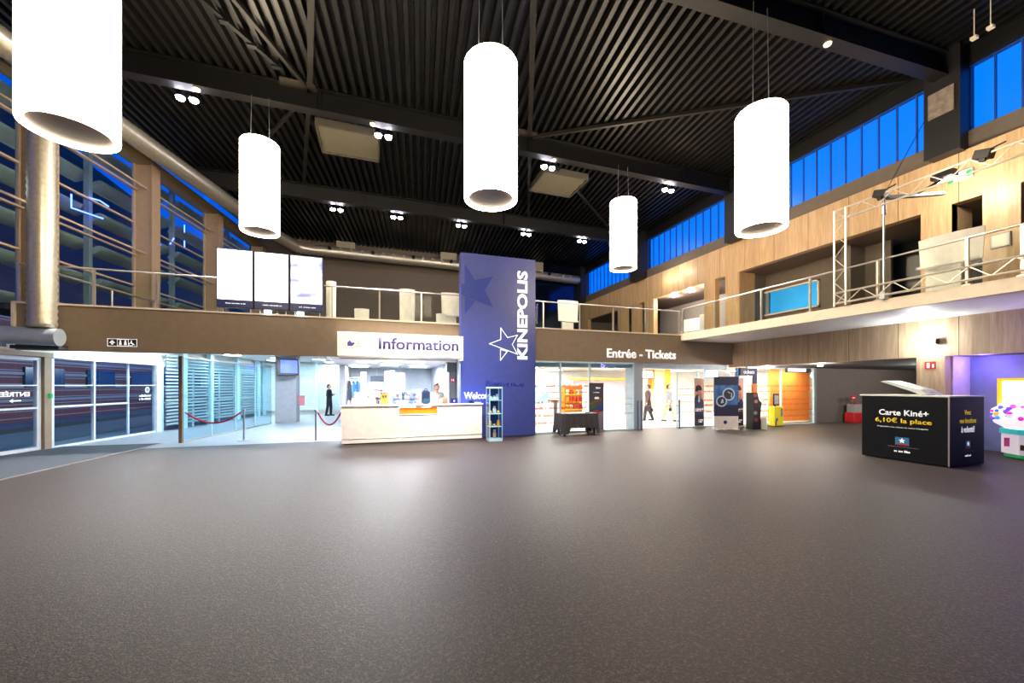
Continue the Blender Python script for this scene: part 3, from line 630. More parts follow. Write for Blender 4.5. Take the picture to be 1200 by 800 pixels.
# exit box on the lower pillar
t_ = thing('fire_sign', 'small red and white fire equipment sign on the oak pillar', 'sign', (13.66, 6.36, 2.08)); box('plate', M_RED, 13.67, 13.7, 6.26, 6.47, 2.08, 2.27, t_); box('pictogram', M_LET, 13.66, 13.672, 6.37, 6.42, 2.11, 2.24, t_); box('pictogram', M_LET, 13.66, 13.672, 6.28, 6.31, 2.12, 2.2, t_)
t_ = thing('wall_lamp', 'small wall lamp glaring on the oak band under the balcony', 'wall lamp', (13.6, 6.35, 2.75)); box('housing', M_BLACK, 13.52, 13.69, 6.18, 6.24, 2.72, 2.86, t_); box('lens', mat('wall_lamp_glow', '#ffffff', emit=22, ecol='#eefcff'), 13.5, 13.69, 6.25, 6.55, 2.7, 2.88, t_)
for y in (16.6, 15.5, 14.4):
    bm = BM(); add_lathe(bm, [(.02, 0), (.07, 0), (.075, .02), (.02, .03)], 14, Matrix.Translation((14.3, y, 6.19))); tag(obj('ceiling_downlight', bm, mat('lounge_downlight', '#ffffff', emit=18, ecol='#ffe9e0', var=0)), 'round downlight in the ceiling of the left lounge opening', 'light', 'downlights of the left lounge opening')
for x, y, in ((14.6, 11.7), (14.6, 9.7)):
    bm = BM(); add_lathe(bm, [(.02, 0), (.08, 0), (.085, .02), (.02, .03)], 14, Matrix.Translation((x, y, 2.33))); tag(obj('ceiling_downlight', bm, mat('lobby_downlight', '#ffffff', emit=12, ecol='#ffeedd', var=0)), 'recessed downlight of the dark lobby, seen under the lower oak band', 'light', 'downlights of the dark lobby')

# ------------------------------------------------------------------ blue column
t_ = thing('advertising_column', 'tall flat blue column with a large star and vertical white lettering', 'column', (3.63, 12.6, 0))
box('body', M_NAVY, 2.4, 4.9, 12.2, 12.48, .02, 5.8, t_); box('plinth', M_DKGREY, 2.45, 4.85, 12.24, 12.46, 0, .03, t_)
NYV = (0, -1, 0)
def poly_xz(name, polys, y, m, par, t=.008):
    bm = BM()
    for p in polys: add_prism(bm, p, (0, y, 0), X, Z, NYV, t)
    return obj(name, bm, m, par)
poly_xz('solid_star', [[(2.52, 5.45), (2.85, 4.97), (3.45, 5.14), (3.17, 4.67), (3.45, 4.15), (2.41, 4.48), (2.41, 4.8), (2.52, 4.82)], [(2.52, 4.41), (2.85, 4.3), (2.52, 3.86)]], 12.2, M_STARB, t_)
def outline(poly, w):
    n = len(poly); q = []
    for i in range(n):
        a, b = poly[i], poly[(i+1) % n]; dx, dy = b[0]-a[0], b[1]-a[1]; l = math.hypot(dx, dy); ux, uy = dx/l*w/2, dy/l*w/2
        q.append([(a[0]-ux-uy, a[1]-uy+ux), (b[0]+ux-uy, b[1]+uy+ux), (b[0]+ux+uy, b[1]+uy-ux), (a[0]-ux+uy, a[1]-uy-ux)])
    return q
poly_xz('outlined_star', outline([(3.7, 3.5), (3.93, 3.2), (4.27, 3.29), (4.09, 2.98), (4.27, 2.67), (3.32, 2.98), (3.7, 3.13)], .022)+outline([(3.69, 2.81), (3.92, 2.75), (3.69, 2.46)], .022), 12.2, M_LET, t_, .006)
lit('KINEPOLIS', (4.62, 12.2, 2.5), Z, nX, 2.9, .36, M_LET, t_, bold=.035)
lit('Welcome', (2.5, 12.2, 1.22), X, Z, .98, .22, M_LET, t_, bold=.02)
lit('Bienvenue', (3.2, 12.2, 1.62), X, Z, 1.3, .2, M_STARB, t_, bold=.02)

# ------------------------------------------------------------------ fascia signs
t_ = thing('wall_sign', 'white sign board with purple Information lettering above the counter', 'sign', (.65, 11.8, 2.46))
bm = BM(); add_box(bm, -1.1, 2.4, 11.8, 12.49, 2.47, 3.13); obj('board', bm, M_CREAM, t_, bevel=.01)
lit('Information', (-.02, 11.8, 2.68), X, Z, 2.27, .33, M_PURP, t_, bold=.018)
lit('i', (.0, 11.79, 2.68), X, Z, .001, .001, M_PURP, t_, bold=0) if False else None
poly_xz('emblem', [[(-.84, 2.74), (-.72, 2.74), (-.66, 2.8), (-.66, 2.86), (-.72, 2.83), (-.78, 2.9), (-.84, 2.84)]], 11.8, M_PURP, t_, .004)
poly_xz('emblem', outline([(-.62, 2.74), (-.52, 2.74), (-.56, 2.84)], .012)+outline([(-.60, 2.86), (-.54, 2.86), (-.54, 2.91), (-.60, 2.91)], .01), 11.8, M_GREY, t_, .004)
marks((-.88, 11.8, 2.67), X, Z, .4, .03, 1, M_GREY, t_, seed=5)
box('lower_step', M_CREAM, 2.3, 2.4, 11.82, 12.2, 2.40, 2.47, t_)
t_ = thing('fascia_lettering', 'white Entrée - Tickets lettering on the taupe fascia', 'lettering', (9.3, 12.49, 2.66))
lit('Entrée - Tickets', (7.8, 12.5, 2.66), X, Z, 3.05, .33, M_LET, t_, bold=.02, t=.02)
t_ = thing('restroom_sign', 'small black sign with white pictograms on the left fascia', 'sign', (-6.1, 12.49, 2.63))
box('plate', M_BLACK, -6.4, -5.8, 12.485, 12.5, 2.62, 2.82, t_)
poly_xz('frame', outline([(-6.39, 2.63), (-5.81, 2.63), (-5.81, 2.81), (-6.39, 2.81)], .012)+outline([(-6.2, 2.64), (-5.98, 2.64), (-5.98, 2.8), (-6.2, 2.8)], .008), 12.485, M_LET, t_, .003)
poly_xz('arrow', [[(-6.36, 2.71), (-6.32, 2.71), (-6.32, 2.67), (-6.28, 2.67), (-6.28, 2.71), (-6.24, 2.71), (-6.3, 2.78)]], 12.485, M_LET, t_, .003)
for x in (-6.14, -6.04):
    poly_xz('figure', [[(x-.025, 2.66), (x+.025, 2.66), (x+.02, 2.74), (x-.02, 2.74)], [(x-.014, 2.75), (x+.014, 2.75), (x+.014, 2.78), (x-.014, 2.78)]], 12.485, M_LET, t_, .003)
poly_xz('figure', [[(-5.93, 2.7), (-5.91, 2.7), (-5.91, 2.78), (-5.93, 2.78)]]+outline([(-5.93+.04*math.cos(k*PI/4), 2.685+.04*math.sin(k*PI/4)) for k in range(8)], .01)+[[(-5.9, 2.7), (-5.86, 2.66), (-5.85, 2.67), (-5.89, 2.715)]], 12.485, M_LET, t_, .003)

# ------------------------------------------------------------------ information counter
t_ = thing('reception_counter', 'long cream information counter with an orange slot', 'counter', (1.1, 12.2, 0))
bm = BM()
add_box(bm, -1.0, .54, 11.88, 11.93, .16, 1.05); add_box(bm, 1.64, 3.0, 11.88, 11.93, .16, 1.05); add_box(bm, .54, 1.64, 11.88, 11.93, .16, .8)
add_box(bm, -1.0, -.95, 11.93, 12.55, .05, 1.05); add_box(bm, 2.3, 2.35, 12.0, 12.1, .05, 1.05)
obj('front_panel', bm, M_CREAM, t_)
box('plinth', M_CREAM, -1.0, 3.0, 11.9, 12.15, .03, .15, t_); box('worktop', M_WHITE, -1.03, 3.03, 11.84, 12.18, 1.06, 1.1, t_, bevel=.006); 
box('inner_shelf', M_WHITE, -1.0, 2.38, 12.18, 12.75, .95, .98, t_)
box('orange_recess', mat('orange_glow', '#f08a1e', .5, emit=.5, ecol='#ff8c1a', var=.3, scale=2.5), .56, 1.62, 11.92, 11.94, .82, 1.0, t_)
box('slot_frame', M_WHITE, .52, 1.66, 11.865, 11.885, .79, .82, t_)
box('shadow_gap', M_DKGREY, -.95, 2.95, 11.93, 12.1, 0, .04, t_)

# merchandise on and behind the counter
def item(name, label, cat, parts, group=None):
    """parts: (name, bm, material)"""
    if len(parts) == 1: return tag(obj(name, parts[0][1], parts[0][2], smooth=True), label, cat, group)
    xs = [v.co for p in parts for v in p[1].verts]; loc = (sum(v.x for v in xs)/len(xs), sum(v.y for v in xs)/len(xs), min(v.z for v in xs))
    r_ = thing(name, label, cat, loc, 0, group)
    for n_, b_, m_ in parts: obj(n_, b_, m_, r_, smooth=True)
    return r_
def bx(*a):
    bm = BM(); add_box(bm, *a); return bm
def ball(*a, **k):
    bm = BM(); add_ball(bm, *a, **k); return bm
zc = 1.1
yb = mat('yellow_tin', '#e8c060', .5)
item('popcorn_bin', 'small yellow bin with dark marks on the left of the counter', 'bin', [('body', bx(-.0+.03, .24, 12.0, 12.18, zc, 1.42), yb), ('print', bx(.08, .12, 11.99, 12.0, 1.3, 1.36), M_DKGREY), ('print', bx(.15, .19, 11.99, 12.0, 1.3, 1.36), M_DKGREY), ('rim', bx(.02, .25, 11.99, 12.19, 1.42, 1.44), M_DKGREY)])
bk = mat('backpack_blue', '#20365e', .7)
bm = BM(); add_box(bm, 1.2, 1.44, 12.02, 12.16, zc, 1.5); bmesh.ops.bevel(bm, geom=bm.edges[:], offset=.04, segments=3, affect='EDGES')
bm2 = BM(); add_box(bm2, 1.22, 1.42, 11.98, 12.04, zc+.02, 1.26); bmesh.ops.bevel(bm2, geom=bm2.edges[:], offset=.02, segments=2, affect='EDGES')
bm3 = BM(); add_path(bm3, [(1.28, 12.09, 1.49), (1.29, 12.09, 1.55), (1.35, 12.09, 1.55), (1.36, 12.09, 1.49)], .012, 8)
item('backpack', 'dark blue backpack standing on the counter', 'backpack', [('body', bm, bk), ('pocket', bm2, mat('backpack_pocket', '#2c5a78', .7)), ('handle', bm3, bk)])
cols = ['#8fa6cc', '#b9b6da', '#d9d2ee', '#5b7f9e', '#cfe4f2', '#e3c6d6', '#7c93c0']
for i in range(9):
    x_ = .42+.1*i*.8; z_ = zc+.06+(.12 if i % 2 else 0); c_ = mat('plush_%d' % (i % 7), cols[i % 7], .9)
    b1 = BM(); add_ball(b1, (x_, 12.07, z_+.02), .07, 1, .9, 1.1); b2 = BM(); add_ball(b2, (x_, 12.03, z_+.12), .055); b3 = BM(); add_ball(b3, (x_-.04, 12.03, z_+.17), .022); b4 = BM(); add_ball(b4, (x_+.04, 12.03, z_+.17), .022)
    item('soft_toy', ['pale blue soft toy at the left of the toy heap', 'lilac soft toy raised in the toy heap, second from left', 'pale violet soft toy low in the heap, third from left', 'steel blue soft toy raised in the middle of the heap', 'ice blue soft toy low in the middle of the heap',
        'pinkish soft toy raised right of the middle of the heap', 'dusty blue soft toy low in the heap, third from right', 'pale blue soft toy near the dark backpack, raised', 'lilac soft toy touching the dark backpack'][i], 'soft toy', [('body', b1, c_), ('head', b2, c_), ('ear', b3, c_), ('ear', b4, c_)], 'soft toys on the information counter')
for i, x_ in enumerate((-.72, -.5, -.3, -.14)):
    b1 = BM(); add_lathe(b1, [(.03, 0), (.05, .01), (.045, .12), (.02, .17), (.02, .2)], 14, Matrix.Translation((x_, 12.05, zc))); b2 = BM(); add_lathe(b2, [(.021, .2), (.024, .2), (.024, .235), (.01, .24)], 12, Matrix.Translation((x_, 12.05, zc)))
    item('bottle', 'small pale bottle standing at the left end of the counter', 'bottle', [('body', b1, mat('pale_bottle', '#dfe6f2', .3)), ('cap', b2, M_GREY)], 'pale bottles on the counter')
for i, (x_, c_, h_, lab) in enumerate(((-.6, '#f2f2f5', .34, 'white box behind the pale bottles'), (-.28, '#c9c3ea', .42, 'lilac box behind the pale bottles'), (.36, '#dfeaf5', .3, 'pale blue box left of the soft toys'), (1.12, '#efd8ee', .42, 'pale pink box left of the backpack'), (1.58, '#f4efe2', .28, 'cream box right of the backpack'))):
    b1 = bx(x_-.09, x_+.09, 12.22, 12.4, .98, .98+h_+.12); b2 = bx(x_-.095, x_+.095, 12.215, 12.405, .98+h_+.09, .98+h_+.13)
    item('gift_box', lab, 'box', [('body', b1, mat('box_'+c_[1:], c_, .6)), ('lid', b2, M_WHITE)])
item('face_mask', 'small blue panda-white pad with a star stand beside the blue column', 'card stand', [('card', bx(2.06, 2.26, 12.02, 12.04, zc, 1.26), mat('card_blue', '#1a1f6e', .5)), ('foot', bx(2.08, 2.24, 12.0, 12.1, zc, zc+.01), M_WHITE), ('mark', bx(2.14, 2.18, 12.012, 12.02, 1.16, 1.2), M_LET)])['label'] = 'small dark blue card stand with a white mark near the blue column'
item('flower_pot', 'small brown and lilac trinket right of the cream box', 'ornament', [('body', ball((1.88, 12.05, 1.2), .09, sz=1.2), mat('trinket_brown', '#b07f66', .6)), ('top', ball((1.78, 12.05, 1.19), .07), mat('trinket_lilac', '#c6b8dc', .6))])
item('telephone', 'small black telephone at the right end of the counter', 'telephone', [('base', bx(2.62, 2.78, 12.0, 12.14, zc, zc+.04), M_BLACK), ('handset', ball((2.7, 12.05, zc+.07), .05, sx=1.5, sy=.6, sz=.6), M_BLACK)])
item('leaflet_stack', 'low white leaflet pile on the right of the counter', 'leaflets', [('sheets', bx(2.8, 2.98, 11.92, 12.1, zc, zc+.03), M_WHITE)])

# glass display cabinet
t_ = thing('display_cabinet', 'narrow glass display cabinet with orange lit shelves at the counter end', 'display cabinet', (3.26, 11.4, 0))
x0, x1, y0, y1 = 3.06, 3.46, 11.22, 11.62
bm = BM(); 
for a in (x0, x1-.02):
    for b_ in (y0, y1-.02): add_box(bm, a, a+.02, b_, b_+.02, .06, 1.58)
add_box(bm, x0, x1, y0, y1, 0, .07); add_box(bm, x0, x1, y0, y1, 1.56, 1.61); obj('frame', bm, M_TEAL, t_)
for n_, a in (('glass_pane', (x0, x0+.006, y0, y1)), ('glass_pane', (x1-.006, x1, y0, y1)), ('glass_pane', (x0, x1, y0, y0+.006))): box(n_, G, *a, .07, 1.56, t_)
box('back_panel', mat('cabinet_back', '#2b3a78', .5), x0+.02, x1-.02, y1-.01, y1, .07, 1.56, t_)
for z_ in (.42, .8, 1.2): box('shelf', M_TEAL, x0+.01, x1-.01, y0+.02, y1-.02, z_, z_+.012, t_)
for z_, lst in ((.07, ((3.26, '#c9a48a', .24, 'tall beige figure at the bottom of the glass cabinet'),)), (.432, ((3.13, '#e89a22', .14, 'orange cup on the lower shelf, left'), (3.38, '#e89a22', .16, 'orange cup on the lower shelf, right'), (3.25, '#dfb24a', .05, 'flat yellow dish on the lower shelf'))),
                (.812, ((3.26, '#d8d4cc', .2, 'grey mug on the middle shelf of the cabinet'), (3.38, '#eda53a', .07, 'small orange pot on the middle shelf'), (3.14, '#eda53a', .07, 'small amber pot on the middle shelf, left'))), (1.212, ((3.25, '#e9e6da', .12, 'pale cup on the top shelf of the cabinet'), (3.34, '#cfd3df', .16, 'pale grey flask on the top shelf'), (3.16, '#dfe3ee', .1, 'white jar on the top shelf, left')))):
    for x_, c_, h_, lab in lst:
        b1 = BM(); add_lathe(b1, [(.03, 0), (.045, .01), (.05, h_*.6), (.035, h_*.85), (.03, h_)], 14, Matrix.Translation((x_, 11.4, z_)))
        b2 = BM(); add_lathe(b2, [(.031, h_), (.038, h_), (.038, h_+.015), (.01, h_+.02)], 14, Matrix.Translation((x_, 11.4, z_)))
        item('souvenir_cup', lab, 'cup', [('body', b1, mat('cup_'+c_[1:], c_, .5)), ('lid', b2, M_WHITE)])

# ------------------------------------------------------------------ rope barriers
def post(x, y, label):
    t_ = thing('barrier_post', label, 'barrier post', (x, y, 0))
    bm = BM(); add_lathe(bm, [(.01, 0), (.16, 0), (.165, .012), (.03, .03), (.025, .04)], 24, Matrix.Translation((x, y, 0))); obj('base', bm, M_STEEL, t_, smooth=True)
    bm = BM(); add_rod(bm, (x, y, .03), (x, y, .92), .025, n=14); obj('pole', bm, M_STEEL, t_, smooth=True)
    bm = BM(); add_lathe(bm, [(.026, .88), (.04, .89), (.04, .93), (.02, .95)], 16, Matrix.Translation((x, y, 0))); obj('cap', bm, M_STEEL, t_, smooth=True)
post(-3.85, 13.8, 'steel rope post in the middle of the left passage'); post(-1.78, 12.9, 'steel rope post just left of the counter')
def rope(a, b, sag, label):
    a = Vector(a); b = Vector(b); pts = []
    for k in range(17):
        t = k/16; p = a.lerp(b, t); p.z -= sag*4*t*(1-t); pts.append(p)
    t_ = thing('velvet_rope', label, 'rope', (a+b)/2-Vector((0, 0, sag)))
    bm = BM(); add_path(bm, pts, .022, 10); obj('rope', bm, M_ROPE, t_, smooth=True)
    for p, q in ((pts[0], pts[1]), (pts[-1], pts[-2])):
        bm = BM(); add_rod(bm, p, p.lerp(q, .45), .028, n=10); obj('hook_end', bm, M_STEEL, t_)
rope((-5.3, 13.8, .88), (-3.9, 13.8, .88), .33, 'sagging red rope between the brown glass post and the steel post')
rope((-1.73, 12.88, .88), (-1.04, 12.3, .9), .38, 'sagging red rope between the steel post and the counter')

# ------------------------------------------------------------------ left entrance: doors, mat, partition
box_ = lambda *a, **k: box(*a, **k)
bm = BM(); 
pts = [(-7.2, 4.9), (-6.24, 9.33), (-5.82, 13.8), (-8.05, 13.9), (-8.33, 12.4), (-9.7, 4.9)]
add_prism(bm, pts, (0, 0, .003), X, Y, Z, .012); tag(obj('entrance_mat', bm, M_MAT), 'large dark blue grey entrance mat at the left edge', 'mat')
bm = BM(); add_bar(bm, (-7.2, 4.9, .012), (-6.24, 9.33, .012), .03, .014); add_bar(bm, (-6.24, 9.33, .012), (-5.82, 13.8, .012), .03, .014); tag(obj('mat_edging', bm, M_ALU), 'thin bright metal edging strip along the entrance mat', 'edging strip')
# door leaf frame (far left), post, fixed facade to y 17.4
def frame_lb(spec, name, m, parent):
    bm = BM()
    for a in spec: lbox(bm, *a)
    return obj(name, bm, m, parent)
fr = BM(); lbox(fr, 9.0, 13.62, -.05, .12, 2.38, 2.49); lbox(fr, 13.42, 13.6, -.05, .1, 0, 2.4); lbox(fr, 9.0, 9.2, -.05, .1, 0, 2.4)
d1 = struct('door_1', fr, M_TAN, 'glass entrance door at the left edge with a white frame')
lf = BM(); lbox(lf, 13.3, 13.4, -.04, .04, .02, 2.36); lbox(lf, 9.3, 9.4, -.04, .04, .02, 2.36); lbox(lf, 9.4, 13.3, -.04, .04, .02, .1); lbox(lf, 9.4, 13.3, -.04, .04, 2.28, 2.36)
lf = obj('door_leaf', lf, M_FRAMEW, d1); bm = BM(); lbox(bm, 9.4, 13.3, -.005, .005, .1, 2.28); obj('pane', bm, GF, lf)
bm = BM(); lbox(bm, 9.4, 13.3, .04, .07, 1.06, 1.11); lbox(bm, 9.4, 13.3, .04, .06, 1.635, 1.665); obj('push_bar', bm, M_FRAMEW, lf)
p_ = L(13.14, .03, 1.38); lit('ENTRÉE', (p_.x, p_.y, 1.38), -LD, Z, .66, .14, M_LET, lf, name='mirrored_lettering', bold=.03)
bm = BM(); O = L(12.83, .035, 1.28); add_prism(bm, [(-.16, .0), (-.08, .05), (-.08, .015), (.1, .015), (.1, -.015), (-.08, -.015), (-.08, -.05)], O, LD, Z, LN, .004); 
obj('arrow', bm, M_LET, lf)
bm = BM(); lbox(bm, 12.65, 25.5, -.1, .0, 2.48, 3.0); struct('wall_left', bm, M_WHITE, 'white band above the entrance glazing')
fs = BM(); lbox(fs, 13.62, 17.5, -.05, .12, 2.36, 2.49); lbox(fs, 13.62, 13.70, -.05, .07, 0, 2.4); lbox(fs, 14.9, 14.95, -.04, .04, 0, 2.38); lbox(fs, 16.15, 16.18, -.03, .03, 0, 2.38); lbox(fs, 17.3, 17.5, -.06, .1, 0, 2.4)
lbox(fs, 13.7, 17.3, .02, .05, 1.635, 1.665); lbox(fs, 13.7, 16.15, .02, .05, 1.06, 1.11); lbox(fs, 13.7, 17.3, -.05, .06, 0, .05); lbox(fs, 13.72, 13.95, -.35, -.3, 0, 2.38)
w = struct('window_30', fs, M_FRAMEW, 'glazed entrance front with white mullions beside the door'); bm = BM(); lbox(bm, 13.7, 17.3, -.006, .004, .05, 2.36); obj('pane', bm, GF, w)
bm = BM(); add_prism(bm, [(.1*math.cos(k*PI/8), .1*math.sin(k*PI/8)) for k in range(16)], L(16.9, .06, 1.5), LD, Z, LN, .003); rg = obj('round_sticker', bm, M_LET, w)
bm = BM(); add_prism(bm, [(.075*math.cos(k*PI/8), .075*math.sin(k*PI/8)) for k in range(16)], L(16.9, .064, 1.5), LD, Z, LN, .002); obj('sticker_centre', bm, mat('sticker_grey', '#7b93a5', .5), rg)
marks(L(16.55, .06, 1.14), LD, Z, .62, .22, 2, M_LET, w, seed=9)
bm = BM(); lbox(bm, 17.5, 25.6, -.05, .1, 2.3, 2.49); 
for yy in (17.5, 19.2, 21, 22.8, 24.6): lbox(bm, yy, yy+.12, -.06, .1, 0, 2.4)
lbox(bm, 17.5, 25.6, .02, .05, 1.6, 1.64); lbox(bm, 17.5, 25.6, .02, .05, 1.0, 1.05)
w = struct('window_31', bm, M_TEAL, 'glazed front deeper under the mezzanine'); bm = BM(); lbox(bm, 17.5, 25.6, -.006, .004, .05, 2.36); obj('pane', bm, GF, w)
bm = BM(); lbox(bm, 13.5, 13.56, .1, .16, 1.32, 1.44); o_ = obj('door_button', bm, mat('button_green', '#24a860', .4, emit=.5)); tag(o_, 'small green door button on the tan post at the left', 'button')
# brown post + inner glass partition
t_ = thing('glass_partition', 'inner glass partition running back from the slim brown post', 'glass partition', (-5.4, 13.8, 0))
bm = BM(); add_box(bm, -5.45, -5.37, 13.76, 13.86, 0, 2.49); obj('post', bm, mat('brown_post', '#6b5a48', .5), t_)
pA, pB = Vector((-5.41, 13.86, 0)), Vector((-4.45, 19.6, 0)); n = 4
for k in range(n):
    a, b_ = pA.lerp(pB, k/n), pA.lerp(pB, (k+1)/n); bm = BM(); add_bar(bm, (a.x, a.y, 1.25), (b_.x, b_.y, 1.25), .01, 2.44); g_ = obj('glass_panel', bm, GF, t_)
    if k: bm = BM(); add_box(bm, a.x-.012, a.x+.012, a.y-.012, a.y+.012, .02, 2.48); obj('joint', bm, M_TEAL, t_)
bm = BM(); add_bar(bm, (pA.x, pA.y, .02), (pB.x, pB.y, .02), .05, .04); obj('floor_rail', bm, M_ALU, t_)
bm = BM(); add_bar(bm, (pA.x, pA.y, 2.46), (pB.x, pB.y, 2.46), .05, .05); obj('top_rail', bm, M_ALU, t_)
# far glazed wall with white blinds (behind the passage)
M_BL = mat('white_blind', '#d8eef4', .6, emit=.0)
t_ = thing('slatted_blind', 'pale cyan horizontal slat blind wall far back behind the guard', 'blind', (-4.0, 25, 0))
bm = BM()
for k in range(23): add_box(bm, -6.2, -1.5, 25.1, 25.16, .25+k*.115, .25+k*.115+.075)
obj('slats', bm, M_BL, t_); 
for xx in (-6.1, -4.8, -3.5, -1.75): box('mullion', M_TEAL, xx, xx+.14, 25.05, 25.2, 0, 2.97, t_)
t_ = thing('slatted_blind', 'grey horizontal slat blind behind the inner glass partition', 'blind', L(20, .2)); bm = BM()
for k in range(21):
    lbox(bm, 17.6, 24.9, .16, .2, .2+k*.125, .2+k*.125+.07)
obj('slats', bm, mat('grey_blind', '#8fa3a6', .6), t_)
for yy in (18.4, 20.1, 22.2, 24.3):
    bm = BM(); lbox(bm, yy, yy+.22, .1, .28, 0, 2.97); obj('mullion', bm, M_TEAL, t_)
# grey pillar with monitor
bm = BM(); add_box(bm, -4.33, -3.5, 19.7, 20.5, 0, 2.97); o_ = obj('square_pillar', bm, mat('grey_plaster', '#a3a2a8', .6), bevel=.01); tag(o_, 'broad pale grey pillar carrying a small monitor', 'pillar')
t_ = thing('wall_monitor', 'small blue monitor mounted on the grey pillar', 'monitor', (-3.6, 19.5, 2.05)); M = Matrix.Translation((-3.72, 19.4, 2.46)) @ Matrix.Rotation(.35, 4, 'Z') @ Matrix.Rotation(-.12, 4, 'X')
bm = BM(); add_box(bm, -.46, .36, -.03, .12, -.36, .36, M); obj('housing', bm, M_BLACK, t_); bm = BM(); add_box(bm, -.34, .31, -.04, -.03, -.28, .28, M); obj('display', bm, mat('monitor_blue', '#3a52e0', .4, emit=1.6, ecol='#4f63ff', var=.5, scale=3), t_)
bm = BM(); add_box(bm, -.06, .06, .03, .4, -.06, .06, M); obj('bracket', bm, M_BLACK, t_)
bm = BM(); add_box(bm, -3.44, -3.2, 19.9, 19.94, .75, 1.2); add_box(bm, -3.5, -3.2, 19.9, 20, 1.15, 1.2); tag(obj('notice_sign', bm, mat('pink_notice', '#d9808a', .6)), 'small pink notice on the right side of the grey pillar', 'sign')

# outside the left entrance
bm = BM(); add_box(bm, -40, -8.2, -10, 60, -.2, -.02); struct('ground_outside', bm, mat('pavement', '#4c5560', .7, var=.15, scale=2), 'dark pavement outside the entrance')
bm = BM(); add_prism(bm, [(-16, 8), (-16, 60), (-15.5, 60), (-15.5, 8)], (0, 0, -.02), X, Y, Z, 5.0)
bld = tag(obj('brick_building', bm, stripes_mat('brick_rows', '#6b2f28', '#7d3b30', 1.6)), 'red brick building with pale bands beyond the entrance glass', 'building')
for k in range(7): box('pale_band', M_GREY, -15.52, -15.44, 9, 59, .9+k*.62, 1.02+k*.62, bld)
for k in range(9): box('window_strip', mat('dark_window', '#2a3440', .2), -15.53, -15.40, 12+k*4.1, 14.4+k*4.1, 1.55, 2.5, bld)
box('upper_storeys', mat('plum_facade', '#3a1f26', .8, var=.3, scale=.8), -16.5, -15.6, 8, 60, 5.0, 14.2, bld)
bm = BM(); add_box(bm, -12.4, -12.2, 5, 45, -.02, .12); struct('kerb', bm, M_DKGREY, 'pale kerb outside')

# ------------------------------------------------------------------ shop behind the counter
bm = BM(); add_box(bm, -1.5, -1.3, 17.0, 24.9, 0, 2.45); struct('wall_shop_left', bm, M_GREY, 'grey wall end between passage and shop')
bm = BM(); add_box(bm, -1.5, 2.9, 20.2, 20.3, 0, 2.49); add_box(bm, 2.45, 2.6, 12.6, 20.2, 0, 2.49)
struct('wall_shop_back', bm, mat('shop_grey', '#8a9199', .6), 'grey back wall of the shop')
bm = BM(); add_box(bm, -1.1, 2.4, 12.5, 13.4, 2.42, 2.49); struct('ceiling_canopy', bm, M_WHITE, 'white canopy above the counter')
t_ = thing('sign_pillar', 'grey pillar with a small red round sign behind the counter', 'pillar', (2.38, 13.3, 0)); box('shaft', mat('pillar_slate', '#7c848c', .6), 2.2, 2.43, 13.2, 13.5, 0, 2.3, t_); box('capital', mat('pillar_dark', '#565e68', .6), 2.12, 2.43, 13.15, 13.5, 2.1, 2.42, t_)
bm = BM(); add_prism(bm, [(.09*math.cos(k*PI/8), .09*math.sin(k*PI/8)) for k in range(16)], (2.32, 13.195, 1.83), X, Z, NYV, .005); d_ = obj('round_sign', bm, mat('pink_red', '#d24a66', .5), t_); d_['label'] = 'red round sign'
lit('H', (2.28, 13.188, 1.79), X, Z, .08, .08, M_LET, d_, bold=.02)
# posters and shelving in the shop
def shelf_unit(x0, x1, y, z1, label, colours, seed):
    rnd = random.Random(seed); t_ = thing('shelf_unit', label, 'shelving', ((x0+x1)/2, y, 0))
    bm = BM(); add_box(bm, x0, x0+.03, y, y+.35, 0, z1); add_box(bm, x1-.03, x1, y, y+.35, 0, z1); add_box(bm, x0, x1, y+.33, y+.35, 0, z1); obj('carcass', bm, M_WHITE, t_)
    ns = int(z1/.36)
    for k in range(ns+1):
        z = min(k*.36+.05, z1-.02); box('shelf', M_WHITE, x0+.03, x1-.03, y, y+.33, z, z+.02, t_)
        x = x0+.05
        while k < ns and x < x1-.14:
            w = rnd.uniform(.07, .13); h = rnd.uniform(.16, .29); c_ = rnd.choice(colours); bm = BM(); add_box(bm, x, x+w*.9, y+.05, y+.25, z+.02, z+.02+h); o_ = obj('product_box', bm, mat('prod_'+c_[1:], c_, .6), bevel=.004)
            o_['label'] = 'small coloured product box on the %s' % label; o_['category'] = 'box'; o_['group'] = 'product boxes on the '+label; x += w+.01
shelf_unit(-1.35, -.75, 18.2, 1.9, 'shop shelf nearest the grey wall end', ['#e8dcc8', '#d86a5a', '#2f66b0', '#f0ece4', '#23324e'], 1)
shelf_unit(-.45, .15, 18.6, 1.8, 'shop shelf in the middle of the shop', ['#e86a4a', '#7a5cc0', '#e9a3b0', '#f2efea', '#23324e'], 2)
t_ = thing('hanging_jackets', 'dark and blue garments hanging at the left of the shop', 'garments', (-1.0, 17.4, 0)); bm = BM(); add_rod(bm, (-1.25, 17.4, 1.95), (-.75, 17.4, 1.95), .02); add_rod(bm, (-1.25, 17.4, 0), (-1.25, 17.4, 1.95), .02); add_rod(bm, (-.75, 17.4, 0), (-.75, 17.4, 1.95), .02); obj('rack', bm, M_STEEL, t_)
for i, c_ in enumerate(('#23222c', '#2f6fc0', '#2a64b4')):
    x_ = -1.15+i*.15; bm = BM(); add_prism(bm, [(-.05, 0), (.05, 0), (.06, .6), (.03, .8), (-.03, .8), (-.06, .6)], (x_, 17.2, 1.05), X, Z, Y, .4); obj('garment', bm, mat('garm_'+c_[1:], c_, .8), t_)
